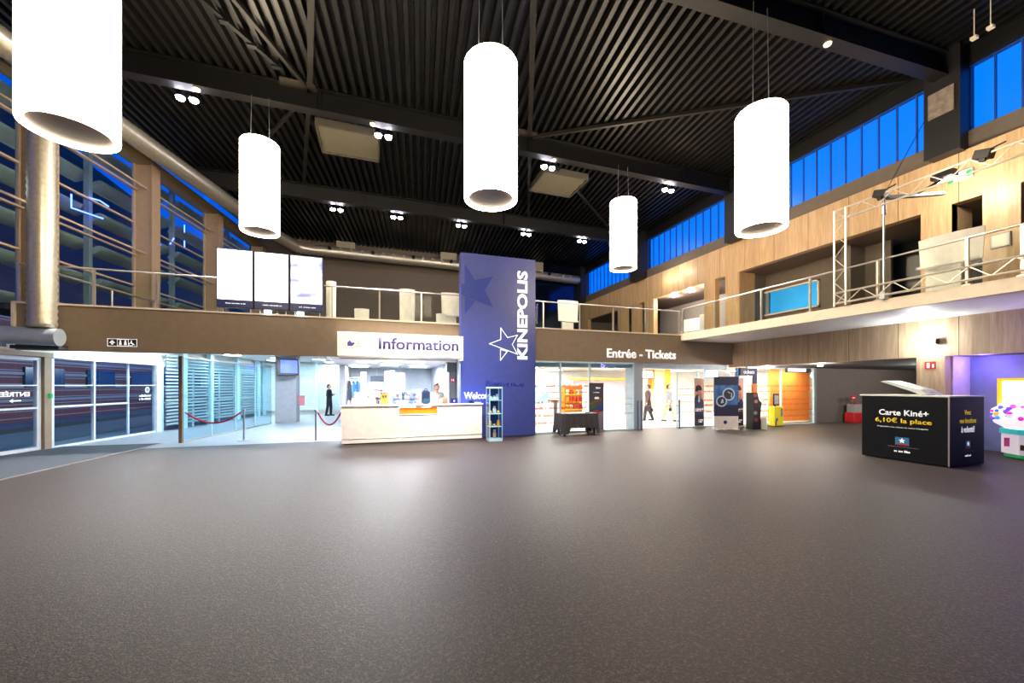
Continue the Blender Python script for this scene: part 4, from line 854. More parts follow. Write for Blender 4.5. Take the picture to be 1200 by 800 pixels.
for i, (x0, x1, y, z0, z1, c_, lab) in enumerate(((-.72, -.5, 17.0, .0, 2.2, '#f0dcd4', 'tall pale pink panel left of the middle shelf'), (.2, .36, 17.2, 0, 2.25, '#b0a48c', 'beige square post in the shop'), (.42, .62, 17.6, 0, 2.3, '#cfe6f2', 'pale blue panel right of the beige post'), (.66, 1.05, 18.0, .5, 2.2, '#8a7f90', 'mauve poster panel in the shop'), (-.4, .16, 19.6, 1.35, 2.1, '#16253c', 'dark navy screen above the middle shelf'))):
    t_ = thing('shop_panel', lab, 'panel', ((x0+x1)/2, y, z0)); box('board', mat('panel_'+c_[1:], c_, .5), x0, x1, y, y+.08, z0, z1, t_); box('foot' if z0 == 0 else 'hanger', M_STEEL, x0+.02, x1-.02, y+.02, y+.06, z0, z0+.03, t_) if z0 == 0 else box('hanger', M_STEEL, (x0+x1)/2-.01, (x0+x1)/2+.01, y+.03, y+.05, z1, 2.49, t_)
    if i == 3: box('pink_print', mat('pink_print', '#e0708c', .5), .85, 1.0, 17.99, 18.0, 1.95, 2.1, t_)

# ------------------------------------------------------------------ ticket hall: glass front with printed film
M_REDT = mat('red_film', '#d9482c', .5); M_ORT = mat('orange_film', '#f07a30', .5)
def front(x0, x1, z1, label, y=12.5, seeds=0, rows=((1.56, .15), (1.36, .11), (1.0, .15), (.8, .15), (.55, .14), (.32, .1)), m=None, nm=0):
    fr = BM(); add_box(fr, x0, x0+.03, y-.03, y+.03, 0, z1); add_box(fr, x1-.03, x1, y-.03, y+.03, 0, z1); add_box(fr, x0, x1, y-.03, y+.03, 0, .05); add_box(fr, x0, x1, y-.03, y+.03, z1-.05, z1)
    w = struct('window_%d' % nm, fr, M_TEAL, label); box('pane', G, x0+.03, x1-.03, y-.005, y+.005, .05, z1-.05, w)
    for k, (z, h) in enumerate(rows): marks((x0+.06, y-.006, z), X, Z, x1-x0-.12, h, 1, m or (M_REDT if k % 2 else M_ORT), w, seed=seeds+k*3, t=.002)
front(4.92, 5.95, 2.49, 'glass front right of the blue column with red printed film', nm=40, seeds=1)
front(5.95, 7.1, 2.49, 'glass front behind the cloth covered table', nm=41, seeds=21)
front(7.1, 8.95, 2.49, 'glass front left of the gates', nm=42, seeds=31, rows=((1.15, .03), (.95, .03), (.62, .03)), m=M_GREY)
front(10.9, 11.9, 2.2, 'glass front right of the gates', nm=43, seeds=41, rows=((1.5, .05), (1.25, .05), (1.0, .05), (.6, .05), (.4, .05)))
front(11.9, 13.6, 2.2, 'glass front behind the roll-up banners', nm=44, seeds=51)
bm = BM(); add_box(bm, 9.0, 9.46, 12.65, 13.1, 0, 2.49); tag(obj('square_pillar', bm, mat('pillar_lilac_grey', '#a8b0bd', .5), bevel=.01), 'slim grey pillar beside the ticket gates', 'pillar')
bm = BM(); add_box(bm, 4.92, 13.6, 12.7, 13.0, 2.3, 2.49); struct('trim_4', bm, mat('pale_blue_bulkhead', '#a9bcc8', .5), 'pale blue bulkhead above the gates')
# interior
bm = BM(); add_box(bm, 4.9, 21, 20.5, 20.7, 0, 2.49); add_box(bm, 20.8, 21, 12.4, 20.5, 0, 2.49); add_box(bm, 2.62, 4.92, 12.55, 12.7, 0, 2.49)
struct('wall_ticket_hall', bm, M_WHITE, 'white back wall of the ticket hall')
t_ = thing('ticket_counter', 'white ticket counter with an orange bulkhead inside the hall', 'counter', (9, 18, 0))
box('desk', M_WHITE, 6.6, 12.4, 18.2, 18.9, 0, 1.1, t_, bevel=.02); box('desk_line', M_ORANGE, 6.6, 12.4, 18.18, 18.2, .98, 1.02, t_); box('bulkhead', mat('amber_bulkhead', '#f5a623', .5, emit=.2), 9.6, 13.0, 18.0, 18.9, 1.94, 2.04, t_); box('rear_panel', mat('lilac_white', '#d9d6ea', .5), 9.7, 12.9, 18.85, 18.9, 1.1, 1.94, t_)
t_ = thing('orange_portal', 'orange and cream portal column inside the ticket hall', 'column', (13.9, 17.5, 0)); box('column', mat('cream_column', '#f6dfae', .5), 13.7, 14.5, 17.4, 17.7, 0, 2.49, t_); box('amber_edge', M_ORANGE, 13.55, 13.72, 17.38, 17.7, 1.5, 2.49, t_); box('amber_edge', mat('amber', '#f3b32e', .5), 14.4, 14.75, 17.38, 17.7, 1.2, 2.49, t_)
t_ = thing('ceiling_monitor', 'ceiling monitor hanging behind the slim grey pillar', 'monitor', (13.4, 17, 2.05)); box('housing', M_BLACK, 12.6, 13.35, 17, 17.06, 2.0, 2.42, t_); box('display', M_SCR, 12.64, 13.31, 16.99, 17.0, 2.05, 2.38, t_); box('hanger', M_STEEL, 12.95, 13.0, 17.02, 17.05, 2.42, 2.49, t_)
t_ = thing('ceiling_monitor', 'ceiling monitor hanging above the round-photo poster', 'monitor', (14.6, 14.2, 2.0)); box('housing', mat('lilac_case', '#7a86c8', .5), 13.95, 14.75, 14.2, 14.26, 1.98, 2.38, t_); box('display', M_SCR, 14.0, 14.68, 14.19, 14.2, 2.03, 2.34, t_); box('hanger', M_STEEL, 14.3, 14.34, 14.22, 14.25, 2.38, 2.49, t_)
t_ = thing('candy_stand', 'orange and white merchandise stand behind the glass, above the cloth table', 'stand', (7.6, 14.5, 0)); box('body', M_ORANGE, 7.1, 7.9, 14.5, 14.9, .5, 1.6, t_); box('base', M_WHITE, 7.1, 7.9, 14.5, 14.9, 0, .5, t_)
for k in range(3): box('shelf', M_YEL, 7.12, 7.88, 14.4, 14.5, .65+k*.3, .7+k*.3, t_)
rnd = random.Random(4)
for k in range(3):
    for j in range(5):
        c_ = rnd.choice(['#e84a28', '#f6b02c', '#f4e4c0', '#c83a54']); b1 = BM(); add_box(b1, 7.15+j*.15, 7.26+j*.15, 14.41, 14.49, .7+k*.3, .88+k*.3)
        tag(obj('candy_pack', b1, mat('candy_'+c_[1:], c_, .5), bevel=.005), 'small bright pack on the orange merchandise stand', 'packet', 'packs on the orange merchandise stand')
t_ = thing('promo_panel', 'pale blue and pink promotional panel behind the glass next to the blue column', 'panel', (5.9, 15, 0)); box('board', mat('sky_print', '#9fd0e6', .5, var=.35, scale=3), 5.5, 6.6, 15, 15.06, .9, 1.9, t_); box('stand', M_WHITE, 5.6, 6.5, 15, 15.3, 0, .9, t_)
bm = BM(); add_box(bm, 6.2, 6.3, 13.5, 13.6, 0, 1.12); add_box(bm, 6.1, 6.4, 13.5, 13.9, 1.05, 1.12); tag(obj('queue_stand', bm, M_STEEL), 'slim grey stand behind the glass above the cloth table', 'stand')
# orange wing right
front(14.1, 16.0, 2.4, 'glass front with orange printed film, left half', y=12.2, nm=45, seeds=61, m=M_ORT)
front(16.0, 17.95, 2.4, 'glass front with orange printed film, right half', y=12.2, nm=46, seeds=71, m=mat('deep_orange_film', '#e8641c', .5))
bm = BM(); add_box(bm, 17.95, 18.05, 12.14, 12.3, 0, 2.4); struct('trim_5', bm, M_GREY, 'grey end post of the orange glass front')
bm = BM(); add_box(bm, 16.9, 20.8, 13.4, 13.5, 0, 2.4); struct('wall_orange', bm, mat('orange_wall', '#ff9c48', .6, emit=.0), 'orange wall behind the glass')
t_ = thing('light_box', 'long light box sign at the top of the orange glass front', 'light box', (16.9, 12.1, 2.2)); box('housing', M_DKGREY, 16.18, 17.6, 12.08, 12.16, 2.2, 2.38, t_); box('lit_face', mat('lightbox_glow', '#ffffff', emit=2.0, ecol='#f4ecff'), 16.24, 17.3, 12.07, 12.08, 2.24, 2.36, t_)

# gates
t_ = thing('glass_gate', 'low double glass gate with round badges in front of the grey pillar', 'gate', (9.9, 12.3, 0))
for x_ in (8.98, 9.14, 10.85): 
    bm = BM(); add_rod(bm, (x_, 12.3, 0), (x_, 12.3, 1.1), .03); add_rod(bm, (x_, 12.3, 0), (x_, 12.3, .02), .07); obj('post', bm, mat('gate_post', '#5e6f8e', .4, .3), t_)
for x0, x1 in ((9.2, 9.96), (10.02, 10.8)):
    g_ = box('leaf', G, x0, x1, 12.295, 12.305, .12, .9, t_)
    for z in (.88, .58): box('rail', mat('gate_rail', '#6a6670', .4, .3), x0, x1, 12.285, 12.315, z, z+.015, g_)
    bm = BM(); add_prism(bm, [(.07*math.cos(k*PI/8), .07*math.sin(k*PI/8)) for k in range(16)], ((x0+x1)/2, 12.29, .74), X, Z, NYV, .006); obj('badge', bm, mat('badge_blue', '#2d3d74', .5), g_)

# roll-up banners with portrait
M_POST = mat('banner_navy', '#2a2a46', .5)
def circle(cx, cz, r, n=24, sx=1, sz=1): return [(cx+r*sx*math.cos(2*PI*k/n), cz+r*sz*math.sin(2*PI*k/n)) for k in range(n)]
def portrait_banner(x0, y, w, label):
    t_ = thing('roll_up_banner', label, 'banner', (x0+w/2, y, 0)); x1 = x0+w; s = w/.44
    box('base', M_ALU, x0-.02, x1+.02, y-.08, y+.08, 0, .08, t_, bevel=.02); sh = box('sheet', mat('banner_pink', '#d9a898', .6), x0, x1, y-.004, y+.004, .08, 1.93, t_)
    bm = BM(); add_rod(bm, (x0+w/2, y+.03, .05), (x0+w/2, y+.03, 1.93), .012); add_box(bm, x0, x1, y-.012, y+.012, 1.92, 1.95); obj('pole', bm, M_ALU, t_)
    def pz(n_, polys, m_, k): 
        bm = BM()
        for p in polys: add_prism(bm, p, (0, y-.004, 0), X, Z, NYV, .001*k)
        obj(n_, bm, m_, sh)
    cx = x0+w*.5
    pz('printed_suit', [[(x0, .3), (x1, .3), (x1, 1.0), (cx+.08, 1.28), (cx-.12, 1.3), (x0, 1.15)]], mat('suit_blue', '#34406e', .6), 1)
    pz('printed_face', [circle(cx-.01, 1.42, .11, sz=1.25)], mat('poster_face', '#c98f74', .6), 2)
    pz('printed_hair', [circle(cx-.03, 1.56, .14, sz=.75), circle(cx-.13, 1.47, .06), circle(cx+.09, 1.51, .05)], M_HAIR, 3)
    pz('printed_face', [circle(cx-.05, 1.46, .012, 8), circle(cx+.04, 1.46, .012, 8)], M_BLACK, 4)
    pz('printed_hand', [[(cx, 1.12), (cx+.12, 1.1), (cx+.13, 1.32), (cx+.05, 1.38), (cx+.01, 1.3)]], mat('poster_hand', '#b67a5c', .6), 4)
    pz('printed_face', [[(cx-.05, 1.0), (cx+.03, 1.0), (cx+.02, 1.26), (cx-.03, 1.26)]], M_WHITE, 3)
    pz('printed_block', [[(x0, .08), (x1, .08), (x1, .5), (x0, .5)]], M_POST, 5); pz('printed_block', [[(x0, .62), (x1, .62), (x1, .78), (x0, .78)]], mat('grey_strip', '#7a7a86', .6), 5)
    marks((x0+.05, y-.012, .64), X, Z, w-.1, .12, 2, M_LET, sh, seed=3); marks((x0+.18*s, y-.012, .2), X, Z, w*.5, .14, 2, M_LET, sh, seed=6)
portrait_banner(11.62, 12.36, .46, 'roll-up banner with a portrait in a blue suit, left of the round-photo poster')
portrait_banner(13.05, 11.85, .48, 'roll-up banner with a portrait in a blue suit, right of the round-photo poster')
t_ = thing('poster_stand', 'dark blue poster stand with two round photos on a cream base', 'poster stand', (12.3, 11.6, 0))
M0 = Matrix.Translation((11.9, 11.68, 0)) @ Matrix.Rotation(-.3, 4, 'Z'); W_ = .92
bm = BM(); add_box(bm, 0, W_, -.01, .02, .5, 1.98, M0); pn = obj('panel', bm, M_POST, t_); bm = BM(); add_box(bm, 0, W_, -.01, .02, .04, .5, M0); add_box(bm, .04, .14, -.15, .2, 0, .05, M0); add_box(bm, W_-.14, W_-.04, -.15, .2, 0, .05, M0); obj('base', bm, M_CREAM, t_)
U0 = M0.to_3x3() @ Vector((1, 0, 0)); N0 = M0.to_3x3() @ Vector((0, -1, 0)); O0 = M0 @ Vector((0, -.01, 0))
def pz(n_, polys, m_, t): 
    bm = BM()
    for p in polys: add_prism(bm, p, O0, U0, Z, N0, t)
    return obj(n_, bm, m_, pn)
pz('printed_sky', [[(.02, .92), (W_-.02, .92), (W_-.02, 1.66), (.02, 1.66)]], mat('poster_sky', '#3a6ea8', .5, var=.5, scale=4), .001)
pz('printed_ring', [circle(.55, 1.32, .24), circle(.28, 1.06, .21)], mat('ring_pale', '#bcd8ea', .5), .003); pz('printed_photo', [circle(.55, 1.32, .19), circle(.28, 1.06, .16)], mat('photo_dark', '#35343f', .5, var=.5, scale=12), .005)
pz('printed_figure', [[(.5, 1.4), (.62, 1.34), (.63, 1.36), (.52, 1.43)], [(.63, 1.2), (.68, 1.2), (.67, 1.38), (.65, 1.38)], [(.24, .98), (.36, 1.0), (.34, 1.14), (.29, 1.14)]], mat('photo_pale', '#c9d0cc', .5), .007)
marks(O0+Vector((.2, 0, 1.76)), U0, Z, .52, .13, 1, M_LET, pn, seed=11, N=N0); marks(O0+Vector((.1, -.0, 1.69)), U0, Z, .72, .03, 1, M_LET, pn, seed=12, N=N0); marks(O0+Vector((.2, 0, .58)), U0, Z, .5, .24, 4, M_LET, pn, seed=13, N=N0, centre=True, fill=.45)
bm = BM(); add_prism(bm, circle(.42, .27, .07), O0, U0, Z, N0, .003); obj('badge', bm, mat('badge_navy', '#2a3a66', .5), pn)
# banner behind the table (coloured hands)
t_ = thing('roll_up_banner', 'dark roll-up banner with colourful stacked hands behind the cloth table', 'banner', (7.4, 12.42, 0)); x0, x1, y = 7.03, 7.62, 12.42
box('base', M_ALU, x0-.01, x1+.01, y-.07, y+.05, 0, .08, t_, bevel=.01); sh = box('sheet', mat('banner_dark', '#4a4650', .6), x0, x1, y-.004, y+.004, .08, 1.74, t_)
for k, (c_, p) in enumerate((('#6f5a3a', [(7.03, 1.05), (7.5, 1.22), (7.6, 1.18), (7.5, 1.1), (7.03, .92)]), ('#2f6a48', [(7.03, .85), (7.3, .98), (7.35, .86), (7.03, .78)]), ('#2f4f96', [(7.32, .86), (7.62, 1.06), (7.62, .76), (7.4, .78)]), ('#b83048', [(7.03, .6), (7.3, .8), (7.5, .72), (7.4, .58), (7.03, .5)]), ('#8a8494', [(7.2, .1), (7.62, .1), (7.62, .74), (7.45, .7)]))):
    bm = BM(); add_prism(bm, p, (0, y-.004, 0), X, Z, NYV, .002+.001*k); obj('printed_hand', bm, mat('hand_'+c_[1:], c_, .6), sh)
marks((7.18, y-.006, 1.52), X, Z, .32, .1, 1, M_LET, sh, seed=15); marks((7.2, y-.006, 1.38), X, Z, .26, .05, 1, M_LET, sh, seed=16); marks((7.25, y-.006, 1.15), X, Z, .18, .12, 1, M_LET, sh, seed=18)

# cloth covered table
t_ = thing('folding_table', 'small folding table under a long charcoal cloth', 'table', (6.2, 12.0, 0)); x0, x1, y0, y1 = 5.62, 6.92, 11.62, 12.26
box('tabletop', M_GREY, x0, x1, y0, y1, .69, .72, t_)
for a in (x0+.08, x1-.12):
    for b_ in (y0+.08, y1-.12): box('leg', M_BLACK, a, a+.05, b_, b_+.05, 0, .69, t_)
bm = BM(); n = 60; per = []
def rectp(s):
    Ls = [x1-x0, y1-y0, x1-x0, y1-y0]; s *= sum(Ls)
    for i, l in enumerate(Ls):
        if s <= l: break
        s -= l
    return [(x0+s, y0), (x1, y0+s), (x1-s, y1), (x0, y1-s)][i], [(0, -1), (1, 0), (0, 1), (-1, 0)][i]
ring0, ring1 = [], []
for k in range(n):
    (px, py), (nx, ny) = rectp(k/n); w = .02+.025*(1+math.sin(k*1.9)); corner = min(abs(px-x0), abs(px-x1))+min(abs(py-y0), abs(py-y1)) < .12
    zb = .26 if ny == -1 else (.2 if nx else .3)
    if corner: zb = .06; w += .05
    if px < x0+.2 and ny == -1: zb = .07
    ring0.append(bm.verts.new((px+nx*.008, py+ny*.008, .728))); ring1.append(bm.verts.new((px+nx*w, py+ny*w, zb)))
for k in range(n): bm.faces.new((ring0[k], ring1[k], ring1[(k+1) % n], ring0[(k+1) % n]))
bm.faces.new(ring0); cl = obj('tablecloth', bm, M_CLOTH); sm = cl.modifiers.new('t', 'SOLIDIFY'); sm.thickness = .005; tag(cl, 'charcoal cloth draped over the small table near the glass front', 'tablecloth')
item('leaflet_stack', 'white papers lying on the cloth covered table', 'leaflets', [('sheets', bx(5.9, 6.5, 11.75, 12.0, .733, .745), M_WHITE)])
item('stapler', 'small black object lying on the right of the table papers', 'stapler', [('body', bx(6.55, 6.68, 11.78, 11.83, .733, .765), M_BLACK)])

# tickets totem, candy display, yellow stand, red cabinet
t_ = thing('ticket_totem', 'orange totem with a navy tickets header', 'totem', (13.6, 12.0, 0))
box('post', M_ORANGE, 13.68, 13.9, 11.55, 11.62, 0, 1.72, t_); box('header', mat('totem_navy', '#1c2652', .5), 13.06, 13.9, 11.56, 11.64, 2.03, 2.32, t_); box('header_post', MATS['totem_navy'], 13.72, 13.9, 11.56, 11.62, 1.72, 2.03, t_)
box('blue_side', mat('totem_blue', '#4f8ed0', .5), 12.95, 13.06, 11.62, 11.7, 1.72, 2.32, t_); lit('tickets', (13.2, 11.555, 2.1), X, Z, .56, .14, M_LET, t_, bold=.01)
t_ = thing('cardboard_display', 'black stepped cardboard display with pictures beside the orange totem', 'cardboard display', (13.4, 11.2, 0))
bm = BM(); add_prism(bm, [(0, 0), (.42, 0), (.42, .35), (.36, .4), (.40, .8), (.44, 1.0), (.3, 1.1), (.22, 1.38), (0, 1.38)], (13.27, 11.2, 0), X, Z, Y, .3); obj('body', bm, mat('display_black', '#17100f', .5), t_)
for z_, c_ in ((.35, '#8a3a24'), (.62, '#a08a78'), (1.05, '#b08070'), (1.28, '#a03040')): 
    bm = BM(); add_prism(bm, circle(13.42+.05*math.sin(z_*9), z_, .07, 10, sx=1.3), (0, 11.2, 0), X, Z, NYV, .004); obj('picture', bm, mat('pic_'+c_[1:], c_, .5), t_)
box('side_panel', M_WHITE, 13.66, 13.7, 10.98, 11.25, 0, .45, t_)
t_ = thing('tablet_stand', 'yellow stand with a black framed tablet by the orange glass', 'stand', (15.35, 11.8, 0))
box('body', mat('bright_yellow', '#f2dc1e', .5), 15.0, 15.5, 11.7, 11.95, .02, .8, t_, bevel=.02); box('foot', M_BLACK, 14.98, 15.52, 11.68, 11.98, 0, .03, t_); box('print', mat('stand_blue', '#2a7ac0', .5), 15.08, 15.18, 11.69, 11.7, .22, .34, t_); box('print', M_GREY, 15.34, 15.44, 11.69, 11.7, .4, .72, t_); box('print', M_BLACK, 15.06, 15.1, 11.69, 11.7, .05, .25, t_)
tb = box('tablet', M_BLACK, 14.98, 15.28, 11.72, 11.76, .84, 1.32, t_, bevel=.01); box('display', mat('tablet_pic', '#8f8f88', .5, emit=.5, var=.5, scale=14), 15.02, 15.24, 11.71, 11.72, .9, 1.26, tb); box('bracket', M_BLACK, 15.1, 15.16, 11.76, 11.8, .78, .9, t_)
t_ = thing('charity_bin', 'red and clear bin with a red topper against the lobby wall', 'bin', (20.0, 11.9, 0))
box('base', M_RED, 19.75, 20.4, 11.7, 12.1, 0, .45, t_, bevel=.02); box('clear_body', mat('clear_grey', '#a9a9a2', .2), 19.82, 20.34, 11.75, 12.05, .45, .82, t_); box('lid', M_RED, 19.95, 20.2, 11.74, 12.0, .82, .88, t_); box('topper', M_RED, 19.8, 20.1, 11.85, 11.88, 1.02, 1.2, t_); box('pole', M_STEEL, 19.93, 19.95, 11.88, 11.9, .8, 1.05, t_)
marks((19.86, 11.845, 1.08), X, Z, .18, .06, 1, M_LET, t_, seed=20)

# ------------------------------------------------------------------ kiosk
t_ = thing('promotional_kiosk', 'dark navy promotional kiosk with white and yellow lettering', 'kiosk', (11.4, 5.5, 0))
body = box('body', M_KIOSK, 10.79, 12.0, 4.74, 6.24, .02, 1.41, t_, bevel=.006); box('right_face', M_KIOSKB, 10.8, 12.0, 4.725, 4.745, .02, 1.41, t_)
box('worktop', M_WHITE, 10.77, 12.02, 4.71, 6.27, 1.41, 1.44, t_, bevel=.005); box('corner_strip', M_ALU, 10.775, 10.795, 4.72, 4.74, .02, 1.41, t_); box('foot_plate', M_STEEL, 11.0, 11.8, 4.78, 6.2, 0, .03, t_)
xk = 10.79
lit('Carte Kiné+', (xk, 5.9, .99), nY, Z, .86, .125, M_LET, t_, bold=.015, t=.004); lit('6,10€ la place', (xk, 5.97, .80), nY, Z, .98, .135, mat('yellow_letters', '#f7d420', .5, emit=.3), t_, bold=.015, t=.004)
lit('Disponible aux caisses de votre Kinepolis', (xk, 5.93, .715), nY, Z, .88, .03, M_LET, t_, t=.003)
bm = BM(); add_box(bm, xk-.006, xk, 5.36, 5.6, .345, .52); lg = obj('emblem', bm, mat('emblem_blue', '#2a78a8', .5, emit=.1), t_); 
def star(cx, cy, r, a0=PI/2): return [((r if k % 2 == 0 else r*.42)*math.cos(a0+k*PI/5)+cx, (r if k % 2 == 0 else r*.42)*math.sin(a0+k*PI/5)+cy) for k in range(10)]
bm = BM(); add_prism(bm, star(0, 0, .06), (xk-.006, 5.48, .445), nY, Z, nX, .003); obj('star', bm, M_LET, lg); bm = BM(); add_box(bm, xk-.008, xk-.005, 5.37, 5.59, .345, .375); obj('red_band', bm, M_RED, lg)
marks((xk, 5.75, .3), nY, Z, .55, .018, 1, M_GREY, t_, seed=22); marks((xk, 5.62, .19), nY, Z, .28, .05, 1, M_LET, t_, seed=23, fill=.95)
yk = 4.725
lit('Vivez', (11.3, yk, 1.05), X, Z, .22, .1, MATS['yellow_letters'], t_, bold=.015, t=.003); lit('vos émotions', (11.13, yk, .88), X, Z, .58, .1, MATS['yellow_letters'], t_, bold=.02, t=.003); lit('à volonté!', (11.19, yk, .69), X, Z, .46, .13, M_LET, t_, bold=.015, t=.003)
bm = BM(); add_box(bm, 11.34, 11.5, yk-.005, yk, .36, .52); lg = obj('emblem', bm, MATS['emblem_blue'], t_); bm = BM(); add_prism(bm, star(0, 0, .05), (11.42, yk-.005, .46), X, Z, NYV, .003); obj('star', bm, M_LET, lg); bm = BM(); add_box(bm, 11.35, 11.49, yk-.007, yk-.004, .36, .395); obj('red_band', bm, M_RED, lg)
marks((11.22, yk, .3), X, Z, .4, .015, 1, M_GREY, t_, seed=25); marks((11.32, yk, .2), X, Z, .2, .035, 1, M_LET, t_, seed=26, fill=.95)
t_ = thing('raised_panel', 'tilted white panel raised on top of the navy kiosk', 'panel', (11.4, 5.4, 1.44)); bm = BM()
add_prism(bm, [(6.05, 1.745), (5.95, 1.76), (5.35, 1.56), (5.2, 1.46), (5.32, 1.45), (5.55, 1.55)], (11.1, 0, 0), Y, Z, X, .55); obj('panel', bm, mat('silver_panel', '#d4dad2', .3, .3), t_); box('bracket', M_STEEL, 11.3, 11.45, 5.25, 5.4, 1.44, 1.52, t_)

# ------------------------------------------------------------------ candy machine in the purple bay
t_ = thing('candy_machine', 'bright round candy grabber machine at the right edge', 'arcade machine', (14.05, 4.6, 0))
cx, cy = 14.05, 4.62
def ngon(r, n=8, a0=PI/8): return [(r*math.cos(a0+2*PI*k/n), r*math.sin(a0+2*PI*k/n)) for k in range(n)]
def pris(name, r0, z0, z1, m_, n=8, par=None, r1=None):
    bm = BM(); a0 = PI/8+.15; add_lathe(bm, [(r0, z0), (r1 or r0, z1)], n, Matrix.Translation((cx, cy, 0)) @ Matrix.Rotation(a0, 4, 'Z')); return obj(name, bm, m_, par or t_)
pris('plinth', .56, .02, .1, mat('machine_green', '#2fae62', .5, emit=.3)); bd = pris('lower_body', .60, .1, .55, mat('machine_white', '#f0e4f4', .4, emit=.3)); pris('teal_band', .63, .55, .66, mat('machine_teal', '#36b8c0', .4, emit=.4))
bm = BM(); M = Matrix.Translation((cx, cy, 0)); add_lathe(bm, [(.5, .64), (.7, .78), (.76, .95), (.74, 1.1), (.6, 1.2), (.6, 1.22)], 32, M); obj('bowl', bm, mat('bowl_glow', '#fff4fb', .3, emit=.85, ecol='#ffeef8', var=.1, scale=8), t_, smooth=True)
box('backbox', mat('backbox_glow', '#fffbe8', .4, emit=1.8, ecol='#fff8e6'), 14.2, 14.5, 4.3, 5.3, 1.2, 1.76, t_, bevel=.02); 
bm = BM(); add_box(bm, 14.17, 14.5, 5.29, 5.36, 1.15, 1.82); add_box(bm, 14.17, 14.5, 4.26, 5.36, 1.76, 1.82); obj('backbox_frame', bm, mat('frame_yellow', '#f4c41c', .4, emit=.6), t_); box('backbox_pillar', mat('pale_cyan', '#b8dcee', .4, emit=.6), 14.16, 14.2, 4.55, 4.65, 1.3, 1.6, t_)
rnd = random.Random(11); fc = ['#e030b0', '#3aa0e0', '#7a4fd0', '#f25ac0', '#4060d8', '#ffd8f0', '#ffb040']
for k in range(64):
    a = 2.2+rnd.random()*3.0; z_ = rnd.uniform(.9, 1.2); r_ = .765 if z_ < 1.08 else .765-(z_-1.08)*1.1; c_ = fc[k % 7]; bm = BM(); add_ball(bm, (cx+r_*math.cos(a), cy+r_*math.sin(a), z_), rnd.uniform(.03, .055), n=8)
    tag(obj('candy_ball', bm, mat('fl_'+c_[1:], c_, .4, emit=.7), smooth=True), 'small shiny coloured ball around the bowl of the candy machine', 'ball', 'coloured balls on the candy machine')
pn_ = M_RED
bm = BM(); add_box(bm, -.1, .1, -.003, .003, -.1, .1, Matrix.Translation((13.62, 4.95, .36)) @ Matrix.Rotation(-.75, 4, 'Z')); 
obj('sticker', bm, mat('sticker_magenta', '#c04088', .5, emit=.2), bd)
bm = BM(); add_box(bm, -.07, .07, -.003, .003, -.06, .06, Matrix.Translation((13.47, 4.68, .27)) @ Matrix.Rotation(-PI/2+.02, 4, 'Z')); obj('coin_door', bm, mat('coin_dark', '#5a3a20', .5), bd)

# ------------------------------------------------------------------ people
def capsule(bm, a, b, ra, rb, n=10, sx=1, sy=1):
    vs = []
    for c_, r_ in ((Vector(a), ra), (Vector(b), rb)):
        for i in range(1, 6):
            ph = PI*i/6
            for k in range(n): vs.append(bm.verts.new(c_+Vector((r_*math.sin(ph)*math.cos(2*PI*k/n)*sx, r_*math.sin(ph)*math.sin(2*PI*k/n)*sy, r_*math.cos(ph)))))
    bmesh.ops.convex_hull(bm, input=vs, use_existing_faces=False)
def remeshed(name, bm, m, parent, vox=.012):
    me = bpy.data.meshes.new('tmp'); bm.to_mesh(me); bm.free(); ob = bpy.data.objects.new('tmp', me); C.objects.link(ob)
    r = ob.modifiers.new('r', 'REMESH'); r.mode = 'VOXEL'; r.voxel_size = vox; s_ = ob.modifiers.new('s', 'SMOOTH'); s_.iterations = 3
    dg = bpy.context.evaluated_depsgraph_get(); m2 = bpy.data.meshes.new_from_object(ob.evaluated_get(dg)); bpy.data.objects.remove(ob)
    m2.materials.clear(); m2.materials.append(m)
    for p in m2.polygons: p.use_smooth = True
    o = bpy.data.objects.new(name, m2); C.objects.link(o); o.parent = parent; return o
